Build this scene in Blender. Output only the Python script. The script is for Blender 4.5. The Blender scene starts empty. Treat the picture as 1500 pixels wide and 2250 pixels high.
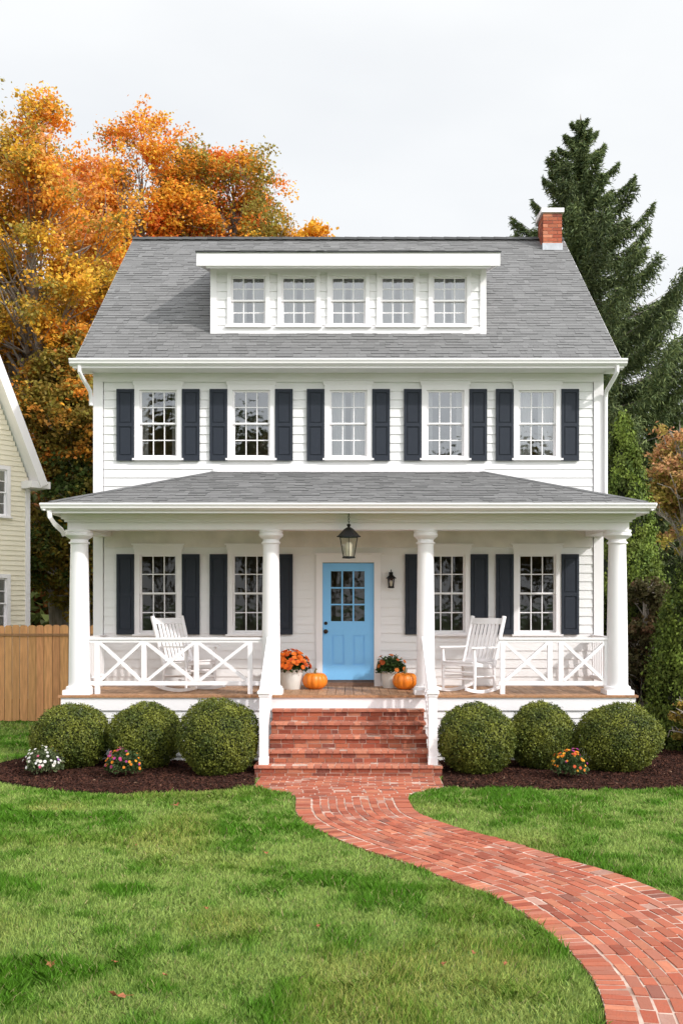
import bpy, math, random
import numpy as np
from mathutils import Vector, Matrix
random.seed(7); rng = np.random.default_rng(7)
S = bpy.context.scene; COL = S.collection
R = math.radians
# ------------------------------------------------------------------ helpers
def P(px, py, d): return Vector(((px-765)/2250*d, d, 2.48+(1330-py)/2250*d))
def G(px, py):
    d = 5580.0/(py-1330); return ((px-765)*d/2250, d)
def tag(o, label=None, cat=None, group=None, kind=None):
    for k, v in (('label', label), ('category', cat), ('group', group), ('kind', kind)):
        if v: o[k] = v
    return o
def empty(name, loc, rz=0):
    o = bpy.data.objects.new(name, None); COL.objects.link(o); o.location = loc; o.rotation_euler = (0, 0, rz)
    o.empty_display_size = .2; return o
def copy_tree(o, parent=None):
    c = o.copy(); COL.objects.link(c); c.parent = parent
    for ch in list(o.children): copy_tree(ch, c)
    return c
class MB:
    def __init__(s): s.v = []; s.f = []; s.m = []; s.c = []; s.xf = None
    def add(s, vs, fs, m=0, c=(1, 1, 1)):
        b = len(s.v)
        for p in vs:
            p = Vector(p)
            s.v.append(tuple(s.xf @ p if s.xf else p))
        for f in fs: s.f.append(tuple(b+i for i in f)); s.m.append(m); s.c.append(c)
    def box(s, x0, x1, y0, y1, z0, z1, m=0, c=(1, 1, 1)):
        s.add([(x0,y0,z0),(x1,y0,z0),(x1,y1,z0),(x0,y1,z0),(x0,y0,z1),(x1,y0,z1),(x1,y1,z1),(x0,y1,z1)],
              [(0,3,2,1),(4,5,6,7),(0,1,5,4),(1,2,6,5),(2,3,7,6),(3,0,4,7)], m, c)
    def bar(s, p, q, w, h, up=(0, 0, 1), m=0, c=(1, 1, 1)):
        p = Vector(p); q = Vector(q); d = (q-p).normalized(); u = Vector(up)
        a = d.cross(u)
        if a.length < 1e-4: a = d.cross(Vector((0, 1, 0)))
        a.normalize(); b = a.cross(d).normalized(); a *= w/2; b *= h/2
        s.add([p-a-b, p+a-b, p+a+b, p-a+b, q-a-b, q+a-b, q+a+b, q-a+b],
              [(0,1,2,3),(7,6,5,4),(0,4,5,1),(1,5,6,2),(2,6,7,3),(3,7,4,0)], m, c)
    def tube(s, pts, rad, n=8, m=0, c=(1, 1, 1), cap=True):
        pts = [Vector(p) for p in pts]; L = len(pts)
        if not hasattr(rad, '__len__'): rad = [rad]*L
        vs = []; ref = Vector((.3, .9, .1))
        for i, p in enumerate(pts):
            d = (pts[min(i+1, L-1)]-pts[max(i-1, 0)]).normalized()
            a = d.cross(ref)
            if a.length < .05: a = d.cross(Vector((1, 0, 0)))
            a.normalize(); b = d.cross(a)
            for k in range(n):
                t = 2*math.pi*k/n; vs.append(p+(a*math.cos(t)+b*math.sin(t))*rad[i])
        fs = [(i*n+k, i*n+(k+1) % n, (i+1)*n+(k+1) % n, (i+1)*n+k) for i in range(L-1) for k in range(n)]
        if cap: fs += [tuple(range(n))[::-1], tuple((L-1)*n+k for k in range(n))]
        s.add(vs, fs, m, c)
    def lathe(s, prof, n=32, o=(0, 0, 0), m=0, c=(1, 1, 1), sq=False):
        vs = []; off = math.pi/n if sq else 0; k2 = 1/math.cos(math.pi/n) if sq else 1
        for r, z in prof:
            for k in range(n):
                t = 2*math.pi*k/n+off; vs.append((o[0]+r*k2*math.cos(t), o[1]+r*k2*math.sin(t), o[2]+z))
        L = len(prof)
        fs = [(i*n+k, i*n+(k+1) % n, (i+1)*n+(k+1) % n, (i+1)*n+k) for i in range(L-1) for k in range(n)]
        fs += [tuple(range(n))[::-1], tuple((L-1)*n+k for k in range(n))]
        s.add(vs, fs, m, c)
    def build(s, name, mats, parent=None, org=(0, 0, 0), smooth=False, loc=(0, 0, 0), bevel=0):
        me = bpy.data.meshes.new(name)
        ox, oy, oz = org
        me.from_pydata([(a-ox, b-oy, c-oz) for a, b, c in s.v], [], s.f)
        if not isinstance(mats, (list, tuple)): mats = [mats]
        for m in mats: me.materials.append(m)
        me.polygons.foreach_set('material_index', s.m)
        at = me.attributes.new('Col', 'FLOAT_COLOR', 'FACE')
        at.data.foreach_set('color', [x for c in s.c for x in (c[0], c[1], c[2], 1)])
        if smooth: me.polygons.foreach_set('use_smooth', [True]*len(s.f))
        me.update()
        o = bpy.data.objects.new(name, me); COL.objects.link(o); o.parent = parent; o.location = loc
        if smooth: 
            md = o.modifiers.new('es', 'EDGE_SPLIT'); md.split_angle = R(38)
        if bevel:
            md = o.modifiers.new('bv', 'BEVEL'); md.width = bevel; md.segments = 2; md.limit_method = 'ANGLE'
        return o
def raw_mesh(name, verts, nper, cols, mat, parent=None, loc=(0, 0, 0)):
    """verts (N*nper,3): N faces of nper corners."""
    nv = len(verts); nf = nv//nper
    me = bpy.data.meshes.new(name)
    me.vertices.add(nv); me.vertices.foreach_set('co', np.ascontiguousarray(verts, dtype=np.float32).ravel())
    me.loops.add(nv); me.loops.foreach_set('vertex_index', np.arange(nv, dtype=np.int32))
    me.polygons.add(nf); me.polygons.foreach_set('loop_start', np.arange(0, nv, nper, dtype=np.int32))
    me.update(calc_edges=True)
    at = me.attributes.new('Col', 'FLOAT_COLOR', 'FACE')
    at.data.foreach_set('color', np.hstack([cols, np.ones((nf, 1))]).astype(np.float32).ravel())
    me.materials.append(mat); me.validate()
    o = bpy.data.objects.new(name, me); COL.objects.link(o); o.parent = parent; o.location = loc
    return o
def unit(a): return a/np.maximum(np.linalg.norm(a, axis=1, keepdims=True), 1e-9)
def leaves(name, c, size, cols, mat, parent=None, nrm=None, jit=.8, aspect=.6, axis=None, r=rng, loc=(0,0,0)):
    """diamond shaped leaves; nrm = preferred normal, axis = preferred long axis"""
    n = len(c)
    if nrm is None: nrm = r.normal(size=(n, 3))
    else: nrm = nrm + r.normal(size=(n, 3))*jit
    nrm = unit(nrm)
    a = r.normal(size=(n, 3)) if axis is None else axis + r.normal(size=(n, 3))*.35
    u = unit(a - nrm*np.sum(a*nrm, axis=1, keepdims=True)); v = np.cross(nrm, u)
    s = size[:, None] if hasattr(size, '__len__') else size
    q = np.stack([c-u*s, c+v*s*aspect-u*s*.1+nrm*s*.15, c+u*s, c-v*s*aspect-u*s*.1+nrm*s*.15], axis=1).reshape(-1, 3)
    return raw_mesh(name, q, 4, np.clip(cols, 0, 1), mat, parent, loc)
# ------------------------------------------------------------------ materials
def mat(name, base=(.5,.5,.5), rough=.6, attr=False, noise=0, nscale=8, bump=0, bscale=40, spec=.5, metal=0, mixcol=None, stretch=None, transl=0):
    m = bpy.data.materials.new(name); m.use_nodes = True; nt = m.node_tree; N = nt.nodes; L = nt.links
    b = N['Principled BSDF']; b.inputs['Roughness'].default_value = rough; b.inputs['Specular IOR Level'].default_value = spec
    b.inputs['Metallic'].default_value = metal; b.inputs['Base Color'].default_value = (*base, 1)
    src = None
    if attr:
        a = N.new('ShaderNodeAttribute'); a.attribute_name = 'Col'
        mx = N.new('ShaderNodeMix'); mx.data_type = 'RGBA'; mx.blend_type = 'MULTIPLY'; mx.inputs[0].default_value = 1
        mx.inputs[6].default_value = (*base, 1); L.new(a.outputs['Color'], mx.inputs[7]); src = mx.outputs[2]
    tc = N.new('ShaderNodeTexCoord'); mp = N.new('ShaderNodeMapping'); L.new(tc.outputs['Object'], mp.inputs[0])
    if stretch: mp.inputs['Scale'].default_value = stretch
    if noise:
        no = N.new('ShaderNodeTexNoise'); no.inputs['Scale'].default_value = nscale; no.inputs['Detail'].default_value = 6
        L.new(mp.outputs[0], no.inputs[0])
        mx = N.new('ShaderNodeMix'); mx.data_type = 'RGBA'; mx.blend_type = 'MIX'
        rr = N.new('ShaderNodeMapRange'); rr.inputs[1].default_value = .35; rr.inputs[2].default_value = .7; rr.inputs[4].default_value = noise
        L.new(no.outputs[0], rr.inputs[0]); L.new(rr.outputs[0], mx.inputs[0])
        if src: L.new(src, mx.inputs[6])
        else: mx.inputs[6].default_value = (*base, 1)
        mx.inputs[7].default_value = (*(mixcol or tuple(x*.5 for x in base)), 1); src = mx.outputs[2]
    if src: L.new(src, b.inputs['Base Color'])
    if bump:
        no = N.new('ShaderNodeTexNoise'); no.inputs['Scale'].default_value = bscale; no.inputs['Detail'].default_value = 4
        L.new(mp.outputs[0], no.inputs[0]); bp = N.new('ShaderNodeBump'); bp.inputs['Strength'].default_value = bump; bp.inputs['Distance'].default_value = .01
        L.new(no.outputs[0], bp.inputs['Height']); L.new(bp.outputs[0], b.inputs['Normal'])
    if transl:
        t = N.new('ShaderNodeBsdfTranslucent'); ms = N.new('ShaderNodeMixShader'); ms.inputs[0].default_value = transl
        if src: L.new(src, t.inputs[0])
        else: t.inputs[0].default_value = (*base, 1)
        L.new(b.outputs[0], ms.inputs[1]); L.new(t.outputs[0], ms.inputs[2]); L.new(ms.outputs[0], N['Material Output'].inputs[0])
    return m
M = dict(
 siding=mat('white_siding', (.84,.82,.82), .55, noise=.35, nscale=1.3, mixcol=(.78,.765,.76), bump=.15, bscale=25, stretch=(.5,1,6)),
 trim=mat('white_trim_paint', (.87,.835,.845), .45, noise=.3, nscale=3, mixcol=(.80,.785,.78), bump=.08, bscale=20),
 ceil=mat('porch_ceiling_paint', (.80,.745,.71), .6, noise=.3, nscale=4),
 shutter=mat('charcoal_shutter_paint', (.020,.025,.037), .6, noise=.4, nscale=6, mixcol=(.030,.036,.050), bump=.05, spec=.3),
 door=mat('sky_blue_door_paint', (.22,.55,.92), .4, noise=.25, nscale=4, mixcol=(.20,.51,.88)),
 shingle=mat('asphalt_shingle', (1,1,1), .9, attr=True, noise=.35, nscale=60, mixcol=(.10,.10,.10), bump=.5, bscale=120, spec=.2),
 roofedge=mat('roof_underlay', (.06,.06,.065), .9),
 brick=mat('red_brick', (1,1,1), .85, attr=True, noise=.45, nscale=22, mixcol=(.30,.12,.08), bump=.5, bscale=70, spec=.25),
 mortar=mat('pale_mortar', (.64,.48,.40), .95, noise=.95, nscale=5, mixcol=(.26,.14,.10), bump=.4, bscale=60),
 wood=mat('deck_wood', (1,1,1), .6, attr=True, noise=.5, nscale=5, mixcol=(.12,.05,.02), bump=.2, bscale=30, stretch=(6,.7,6)),
 fence=mat('cedar_fence_wood', (1,1,1), .8, attr=True, noise=.4, nscale=4, mixcol=(.20,.09,.03), bump=.3, bscale=20, stretch=(6,6,.7)),
 black=mat('black_metal', (.008,.008,.008), .5, spec=.3),
 bronze=mat('dark_bronze', (.05,.03,.02), .35, metal=.8),
 pot=mat('white_ceramic', (.74,.73,.69), .5, noise=.4, nscale=9, mixcol=(.62,.60,.55), bump=.1),
 pumpkin=mat('pumpkin_skin', (.78,.20,.012), .4, noise=.5, nscale=7, mixcol=(.80,.27,.02), stretch=(1,1,.3)),
 stem=mat('dry_stem', (.16,.13,.05), .8, noise=.4, nscale=20),
 leaf=mat('leaf', (1,1,1), .6, attr=True, transl=.38, spec=.25),
 box=mat('boxwood_leaf', (1,1,1), .55, attr=True, transl=.12, spec=.3),
 needle=mat('conifer_needle', (1,1,1), .65, attr=True, transl=.1, spec=.2),
 petal=mat('petal', (1,1,1), .6, attr=True, transl=.25, spec=.2),
 grass=mat('grass_blade', (1,1,1), .6, attr=True, transl=.25, spec=.2),
 bark=mat('grey_bark', (.32,.28,.24), .9, noise=.6, nscale=6, mixcol=(.09,.07,.055), bump=.6, bscale=12, stretch=(3,3,.6)),
 mulch=mat('mulch_soil', (.045,.018,.011), .95, noise=.6, nscale=14, mixcol=(.016,.007,.005), bump=1, bscale=30),
 chip=mat('mulch_chip', (1,1,1), .9, attr=True, spec=.2),
 lawn=mat('lawn_soil', (.07,.14,.02), .95, noise=.7, nscale=3, mixcol=(.04,.08,.012), bump=.8, bscale=30),
 cream=mat('cream_siding', (.88,.81,.66), .6, noise=.3, nscale=2, mixcol=(.76,.69,.52), bump=.1, bscale=20),
 metal=mat('galvanised_flashing', (.45,.46,.48), .4, metal=.6, noise=.4, nscale=12),
 candle=mat('frosted_bulb', (.75,.66,.5), .6),
 curtain=mat('sheer_curtain', (.50,.50,.48), .9, noise=.6, nscale=1.2, mixcol=(.22,.23,.24), stretch=(1.5,1,1)),
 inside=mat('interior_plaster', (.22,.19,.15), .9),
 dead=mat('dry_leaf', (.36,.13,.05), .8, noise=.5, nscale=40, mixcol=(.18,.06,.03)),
)
def glassmat(name, refl, tint):
    m = bpy.data.materials.new(name); m.use_nodes = True; nt = m.node_tree; N = nt.nodes; L = nt.links
    N.remove(N['Principled BSDF'])
    g = N.new('ShaderNodeBsdfGlossy'); g.inputs['Roughness'].default_value = .04; g.inputs[0].default_value = (.95,.97,1,1)
    t = N.new('ShaderNodeBsdfTransparent'); t.inputs[0].default_value = (*tint, 1)
    lw = N.new('ShaderNodeLayerWeight'); lw.inputs[0].default_value = .25
    ad = N.new('ShaderNodeMath'); ad.operation = 'ADD'; ad.inputs[1].default_value = refl; ad.use_clamp = True
    ml = N.new('ShaderNodeMath'); ml.operation = 'MULTIPLY'; ml.inputs[1].default_value = .6
    L.new(lw.outputs['Fresnel'], ml.inputs[0]); L.new(ml.outputs[0], ad.inputs[0])
    tc = N.new('ShaderNodeTexCoord'); no = N.new('ShaderNodeTexNoise'); no.inputs['Scale'].default_value = 4
    bp = N.new('ShaderNodeBump'); bp.inputs['Strength'].default_value = .25; bp.inputs['Distance'].default_value = .02
    L.new(tc.outputs['Object'], no.inputs[0]); L.new(no.outputs[0], bp.inputs['Height']); L.new(bp.outputs[0], g.inputs['Normal'])
    mx = N.new('ShaderNodeMixShader'); L.new(ad.outputs[0], mx.inputs[0]); L.new(t.outputs[0], mx.inputs[1]); L.new(g.outputs[0], mx.inputs[2])
    L.new(mx.outputs[0], N['Material Output'].inputs[0]); return m
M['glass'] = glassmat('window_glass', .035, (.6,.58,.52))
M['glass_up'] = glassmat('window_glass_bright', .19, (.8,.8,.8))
M['glass_clear'] = glassmat('lantern_glass', .03, (.93,.93,.92))
# ------------------------------------------------------------------ generic builders
def pip(x, y, poly):
    ins = np.zeros(len(x), bool); n = len(poly)
    for i in range(n):
        x0, y0 = poly[i]; x1, y1 = poly[(i+1) % n]
        if y0 == y1: continue
        c = ((y0 > y) != (y1 > y)) & (x < (x1-x0)*(y-y0)/(y1-y0)+x0); ins ^= c
    return ins
def clap(mb, lim, z0, z1, opens, expo, mp, m=0):
    k = 0; z = z0
    while z < z1-1e-4:
        za, zb = z, min(z+expo, z1)
        cuts = sorted({za, zb} | {q for o in opens for q in (o[2], o[3]) if za < q < zb})
        for a, b in zip(cuts[:-1], cuts[1:]):
            u0, u1 = lim((a+b)/2)
            if u1-u0 < .02: continue
            segs = [(u0, u1)]
            for o in opens:
                if o[2] < b-1e-5 and o[3] > a+1e-5:
                    ns = []
                    for s0, s1 in segs:
                        if o[1] <= s0 or o[0] >= s1: ns.append((s0, s1)); continue
                        if o[0] > s0: ns.append((s0, o[0]))
                        if o[1] < s1: ns.append((o[1], s1))
                    segs = ns
            f = lambda q: .020-.017*(q-za)/expo
            for s0, s1 in segs:
                mb.add([mp(s0, a, f(a)), mp(s1, a, f(a)), mp(s1, b, f(b)), mp(s0, b, f(b))], [(0,1,2,3)], m)
                if a == za: mb.add([mp(s0, a, 0), mp(s1, a, 0), mp(s1, a, .020), mp(s0, a, .020)], [(0,1,2,3)], m)
        z += expo
def shingle(mb, P0, U, V, lim, length, expo=.14, seed=1):
    r = random.Random(seed); P0 = Vector(P0); U = Vector(U).normalized(); V = Vector(V).normalized(); n = U.cross(V).normalized()
    rows = int(length/expo)+1
    for k in range(rows):
        v0 = k*expo; v1 = min(v0+expo+.015, length)
        if v1-v0 < .02: continue
        a0, b0 = lim(v0); a1, b1 = lim(v1)
        u = a0 - r.random()*.3; shade = r.uniform(.96, 1.04)
        while u < b0:
            w = r.choice((.09,.14,.2,.24,.3)); ua, ub = max(u, a0), min(u+w, b0); u += w
            if ub-ua < .015: continue
            ta, tb = min(max(ua, a1), b1), min(max(ub, a1), b1)
            g = r.choice((.19,.198,.204,.21,.215,.222,.18))*shade*r.uniform(.92,1.08); c = (g, g*.985, g*.98)
            j = r.uniform(-.012, .008); h = r.choice((.007,.010,.014))
            pts = [P0+U*(ua+.002)+V*(v0+j)+n*h, P0+U*(ub-.002)+V*(v0+j)+n*h, P0+U*tb+V*v1+n*.003, P0+U*ta+V*v1+n*.003]
            mb.add(pts, [(0,1,2,3)], 0, c)
            mb.add([P0+U*ua+V*(v0+j+.002)-n*.004, P0+U*ub+V*(v0+j+.002)-n*.004, pts[1], pts[0]], [(0,1,2,3)], 0, (.075,.075,.075))  # dark cut edge, its colour also painting the shadow line between courses
def brickcol(r, dark=1):
    b = r.choice(((.42,.10,.05),(.48,.14,.07),(.34,.075,.04),(.56,.21,.12),(.24,.065,.045),(.44,.115,.06)))
    k = r.uniform(.8, 1.15)*dark; return tuple(x*k for x in b)
def make_window(name, w, h, glass, curtain=0, head=True, cols=3, rows=2, case=.09):
    mb = MB(); ow, oh = w/2+.035, h/2+.035
    c1 = ow+case
    mb.box(-c1, -ow, -.045, .10, -oh, oh); mb.box(ow, c1, -.045, .10, -oh, oh); mb.box(-c1, c1, -.047, .10, oh, oh+case)
    mb.box(-c1, c1, -.047, .10, -oh-.03, -oh)
    o = mb.build(name, M['trim'])
    if head:
        mb = MB(); mb.box(-c1-.02, c1+.02, -.052, .0, oh+case, oh+case+.075); mb.box(-c1-.045, c1+.045, -.08, .0, oh+case+.075, oh+case+.10)
        mb.build('head_trim', M['trim'], o)
    mb = MB(); mb.box(-c1-.03, c1+.03, -.085, -.0, -oh-.065, -oh-.03); mb.build('sill', M['trim'], o)
    for k in range(2):
        z0, z1 = (-.012, oh) if k == 0 else (-oh, .012); y0 = .0 if k == 0 else .033
        mb = MB(); t = .035
        mb.box(-ow, -ow+t, y0, y0+.03, z0, z1); mb.box(ow-t, ow, y0, y0+.03, z0, z1)
        mb.box(-ow+t, ow-t, y0+.001, y0+.03, z0, z0+(.03 if k == 0 else t)); mb.box(-ow+t, ow-t, y0+.001, y0+.03, z1-(.03 if k else t), z1)
        iw = 2*(ow-t); za, zb = z0+.03, z1-.03
        for i in range(1, cols): x = -iw/2+iw*i/cols; mb.box(x-.009, x+.009, y0+.005, y0+.026, za, zb)
        for i in range(1, rows): z = za+(zb-za)*i/rows; mb.box(-iw/2, iw/2, y0+.007, y0+.024, z-.009, z+.009)
        s = mb.build('sash', M['trim'], o)
        g = MB(); y = y0+.0155; g.add([(-iw/2,y,za-.003),(iw/2,y,za-.003),(iw/2,y,zb+.003),(-iw/2,y,zb+.003)], [(0,1,2,3)]); g.build('glass', glass, s)
    if curtain:
        mb = MB(); 
        for s_ in (-1, 1):
            n = 14; wv = iw*curtain/2
            for i in range(n):
                xa, xb = s_*(iw/2+.05-wv*i/n), s_*(iw/2+.05-wv*(i+1)/n); ya, yb = .17+.008*(i % 2), .17+.008*((i+1) % 2)
                mb.add([(xa,ya,-oh),(xb,yb,-oh),(xb,yb,oh),(xa,ya,oh)], [(0,1,2,3)])
        mb.build('curtain', M['curtain'], o)
    return o
# ------------------------------------------------------------------ THE HOUSE
HO = (0, 18, 0)
house = empty('white_house', HO)
tag(house, 'white clapboard two-storey house with grey shingle roof, dark shutters and columned front porch', 'house')
W = 18.0; HW = 4.44; EZ = 6.56
UPX = (-3.33, -1.70, 0.0, 1.70, 3.31); LOX = (-3.33, -1.70, 1.72, 3.31)
UPW = (.585, 1.10, 5.672); LOW = (.585, 1.30, 2.688)
DW = (.55, .79, 7.954); DX = (-1.79, -.886, .0, .891, 1.815)
def op(cx, s): return (cx-s[0]/2-.035, cx+s[0]/2+.035, s[2]-s[1]/2-.035, s[2]+s[1]/2+.035)
opens = [op(x, UPW) for x in UPX]+[op(x, LOW) for x in LOX]+[(-.46, .46, 1.0, 3.23)]
mb = MB(); clap(mb, lambda z: (-HW+.15, HW-.15), .62, EZ, opens, .152, lambda u, z, o: (u, W-o, z))
mb.build('wall', M['siding'], house, HO)
# side walls and back
PITCH = (10.46-6.69)/(22.3-17.55)
def glim(z):
    if z < 6.6: return (18.0, 26.6)
    t = (z-6.45)/PITCH; return (17.6+t, 27.0-t)
for s in (-1, 1):
    mb = MB(); clap(mb, glim, .6, 10.25, [], .152, lambda u, z, o: (s*(HW+o), u, z)); mb.build('wall', M['siding'], house, HO)
mb = MB(); mb.box(-HW, HW, 26.5, 26.6, 0, 6.6); mb.build('wall', M['siding'], house, HO)
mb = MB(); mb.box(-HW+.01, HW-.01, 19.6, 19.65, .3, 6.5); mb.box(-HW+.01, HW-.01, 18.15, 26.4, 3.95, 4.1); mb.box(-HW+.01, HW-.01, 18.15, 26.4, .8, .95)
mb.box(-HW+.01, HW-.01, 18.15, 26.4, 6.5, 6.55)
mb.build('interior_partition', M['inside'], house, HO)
mb = MB(); mb.box(-HW+.03, HW-.03, W+.03, 26.45, -.1, .62); mb.build('foundation', M['mortar'], house, HO)
for s in (-1, 1):
    mb = MB(); mb.box(s*(HW+.03)-.0, s*(HW-.14), W-.035, W+.02, .6, EZ) if s > 0 else mb.box(-HW-.03, -HW+.14, W-.035, W+.02, .6, EZ)
    if s > 0: mb.box(HW-.0, HW+.033, W+.02, W+.16, .6, EZ)
    else: mb.box(-HW-.033, -HW, W+.02, W+.16, .6, EZ)
    mb.build('corner_board', M['trim'], house, HO)
# frieze boards: under main eave and above porch windows
mb = MB(); mb.box(-HW-.02, HW+.02, W-.05, W, 6.40, EZ-.005); mb.build('frieze_board', M['trim'], house, HO)
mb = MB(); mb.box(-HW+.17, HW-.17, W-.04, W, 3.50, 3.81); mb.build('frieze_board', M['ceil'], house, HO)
# main roof
RW = 4.67
roof = MB()
def slab(mb, y0, z0, y1, z1, x0, x1, t, m=0):
    mb.add([(x0,y0,z0),(x1,y0,z0),(x1,y1,z1),(x0,y1,z1),(x0,y0,z0-t),(x1,y0,z0-t),(x1,y1,z1-t),(x0,y1,z1-t)],
           [(0,1,2,3),(7,6,5,4),(0,4,5,1),(1,5,6,2),(2,6,7,3),(3,7,4,0)], m)
slab(roof, 17.55, 6.685, 22.3, 10.455, -RW, RW, .11, 1); slab(roof, 27.05, 6.685, 22.3, 10.455, RW, -RW, .11, 1)
L_ = math.hypot(4.75, 3.77)
shingle(roof, (0, 17.53, 6.68), (1,0,0), (0, 4.75, 3.77), lambda v: (-RW, RW), L_+.02, .118, 3)
shingle(roof, (0, 27.07, 6.68), (-1,0,0), (0, -4.75, 3.77), lambda v: (-RW, RW), L_+.02, .14, 4)
ro = roof.build('roof', [M['shingle'], M['roofedge']], house, HO)
mb = MB(); r = random.Random(5); x = -RW
while x < RW:
    g = r.uniform(.05, .09); xb = min(x+.3, RW)
    mb.add([(x,22.14,10.37+.03),(xb,22.14,10.37+.02),(xb,22.3,10.50),(x,22.3,10.51),(x,22.46,10.40),(xb,22.46,10.39)], [(0,1,2,3),(3,2,5,4)], 0, (g,g,g)); x += .27
mb.build('ridge_cap', M['shingle'], ro, HO)
for s in (-1, 1):
    for (ya, yb) in ((17.5, 22.3), (27.1, 22.3)):
        mb = MB(); mb.bar((s*(RW+.005), ya, 6.555), (s*(RW+.005), yb, 10.355), .03, .12, up=(0,0,1)); mb.build('rake_board', M['trim'], house, HO)
mb = MB(); mb.box(-RW, RW, 17.5, 18.02, EZ-.01, EZ+.02); mb.box(-RW, RW, 17.49, 17.53, EZ-.02, 6.68); mb.build('soffit', M['trim'], house, HO)
def gutter(mb, x0, x1, y, z, d=(0,-1)):
    # K-style profile along x
    pr = [(0,.0),(-.03,-.0),(-.09,.035),(-.095,.06),(-.115,.09),(-.115,.115),(-.10,.115),(-.10,.095),(0,.095)]
    vs = [(x, y+a, z+b) for x in (x0, x1) for a, b in pr]; n = len(pr)
    mb.add(vs, [(i, (i+1) % n, n+(i+1) % n, n+i) for i in range(n)]+[tuple(range(n))[::-1], tuple(range(n, 2*n))])
mb = MB(); gutter(mb, -4.74, 4.74, 17.49, 6.56); mb.build('gutter', M['trim'], house, HO)
mb = MB(); mb.box(-4.7, 4.7, 17.47, 17.5, 6.53, 6.58); mb.build('fascia', M['trim'], house, HO)
for s in (-1, 1):
    mb = MB(); mb.tube([(s*4.58,17.46,6.58),(s*4.58,17.47,6.47),(s*4.56,17.55,6.40),(s*4.50,17.88,6.22),(s*4.50,17.94,6.12),(s*4.50,17.94,5.98)], .036, 8)
    if s > 0: mb.tube([(4.50,17.94,6.12),(4.50,17.94,4.2)], .036, 8)
    mb.build('downspout', M['trim'], house, HO, smooth=True)
# dormer
dm = MB(); dopens = [op(x, DW) for x in DX]
clap(dm, lambda z: (-2.36, 2.36), 7.36, 8.56, dopens, .152, lambda u, z, o: (u, 18.4-o, z))
for s in (-1, 1):
    dm.add([(s*2.45,18.4,7.32),(s*2.45,18.4,8.60),(s*2.45,21.0,9.25),(s*2.45,20.95,9.40)], [(0,1,2,3)])
dormer = dm.build('dormer', M['siding'], house, HO)
DO = HO
mb = MB()
for s in (-1, 1): mb.box(min(s*2.36, s*2.47), max(s*2.36, s*2.47), 18.36, 18.44, 7.33, 8.56)
mb.box(-2.36, 2.36, 18.365, 18.42, 7.31, 7.47); mb.box(-2.36, 2.36, 18.37, 18.42, 8.46, 8.60)
mb.build('dormer_trim', M['trim'], dormer, DO)
mb = MB(); slab(mb, 18.0, 8.66, 21.1, 9.42, -2.65, 2.65, .12); mb.build('dormer_soffit', M['trim'], dormer, DO)
mb = MB(); mb.box(-2.66, 2.66, 17.965, 18.0, 8.44, 8.67)
for s in (-1, 1): mb.add([(s*2.652,17.97,8.45),(s*2.652,17.97,8.67),(s*2.652,21.1,9.43),(s*2.652,21.1,9.23),(s*2.63,17.97,8.45),(s*2.63,17.97,8.67),(s*2.63,21.1,9.43),(s*2.63,21.1,9.23)], [(0,1,2,3),(4,7,6,5),(0,3,7,4),(1,5,6,2)])
mb.box(-2.5, 2.5, 18.0, 18.06, 8.42, 8.50)
mb.build('dormer_fascia', M['trim'], dormer, DO)
mb = MB(); shingle(mb, (0,17.94,8.685), (1,0,0), (0,3.1,.76), lambda v: (-2.68,2.68), 3.3, .14, 9); slab(mb, 17.94, 8.682, 21.2, 9.48, -2.68, 2.68, .012, 1)
mb.build('dormer_roof', [M['shingle'], M['roofedge']], dormer, DO)
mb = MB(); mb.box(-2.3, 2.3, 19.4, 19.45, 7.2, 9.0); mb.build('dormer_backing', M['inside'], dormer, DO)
# windows
wu = make_window('window', UPW[0], UPW[1], M['glass_up'], .0); 
wuc = make_window('window', UPW[0], UPW[1], M['glass_up'], 1.0)
wub = make_window('window', UPW[0], UPW[1], M['glass_up'], .45)
for i, (x, src) in enumerate(zip(UPX, (wub, wu, wuc, wub, wuc))):
    o = copy_tree(src, house) ; o.location = (x, -.0, UPW[2])
wl = make_window('window', LOW[0], LOW[1], M['glass'], 0)
for x in LOX: o = copy_tree(wl, house); o.location = (x, 0, LOW[2])
wd = make_window('window', DW[0], DW[1], M['glass_up'], 1.0, head=False, case=.07)
for x in DX: o = copy_tree(wd, house); o.location = (x, .4, DW[2])
def rm(o):
    for c in list(o.children): rm(c)
    bpy.data.objects.remove(o)
for o in (wu, wuc, wub, wl, wd): rm(o)
# shutters
def make_shutter(h):
    mb = MB(); w = .155; t = .045
    mb.box(-w+.005, w-.005, -.045, -.025, -h/2+.01, h/2-.01)
    mb.box(-w, -w+t, -.062, -.027, -h/2, h/2); mb.box(w-t, w, -.062, -.027, -h/2, h/2)
    for a, b in ((-h/2, -h/2+.09), (-.03, .03), (h/2-.06, h/2)): mb.box(-w+t, w-t, -.061, -.027, a, b)
    for a, b in ((-h/2+.09, -.03), (.03, h/2-.06)):
        mb.box(-w+t+.022, w-t-.022, -.056, -.03, a+.022, b-.022)
    return mb.build('shutter', M['shutter'])
su = make_shutter(1.256); sl = make_shutter(1.41)
for xs, s_, zc in ((UPX, su, 5.643), (LOX, sl, 2.672)):
    for x in xs:
        for k in (-1, 1):
            o = s_.copy(); COL.objects.link(o); o.parent = house; o.location = (x+k*.572, 0, zc)
rm(su); rm(sl)
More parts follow.
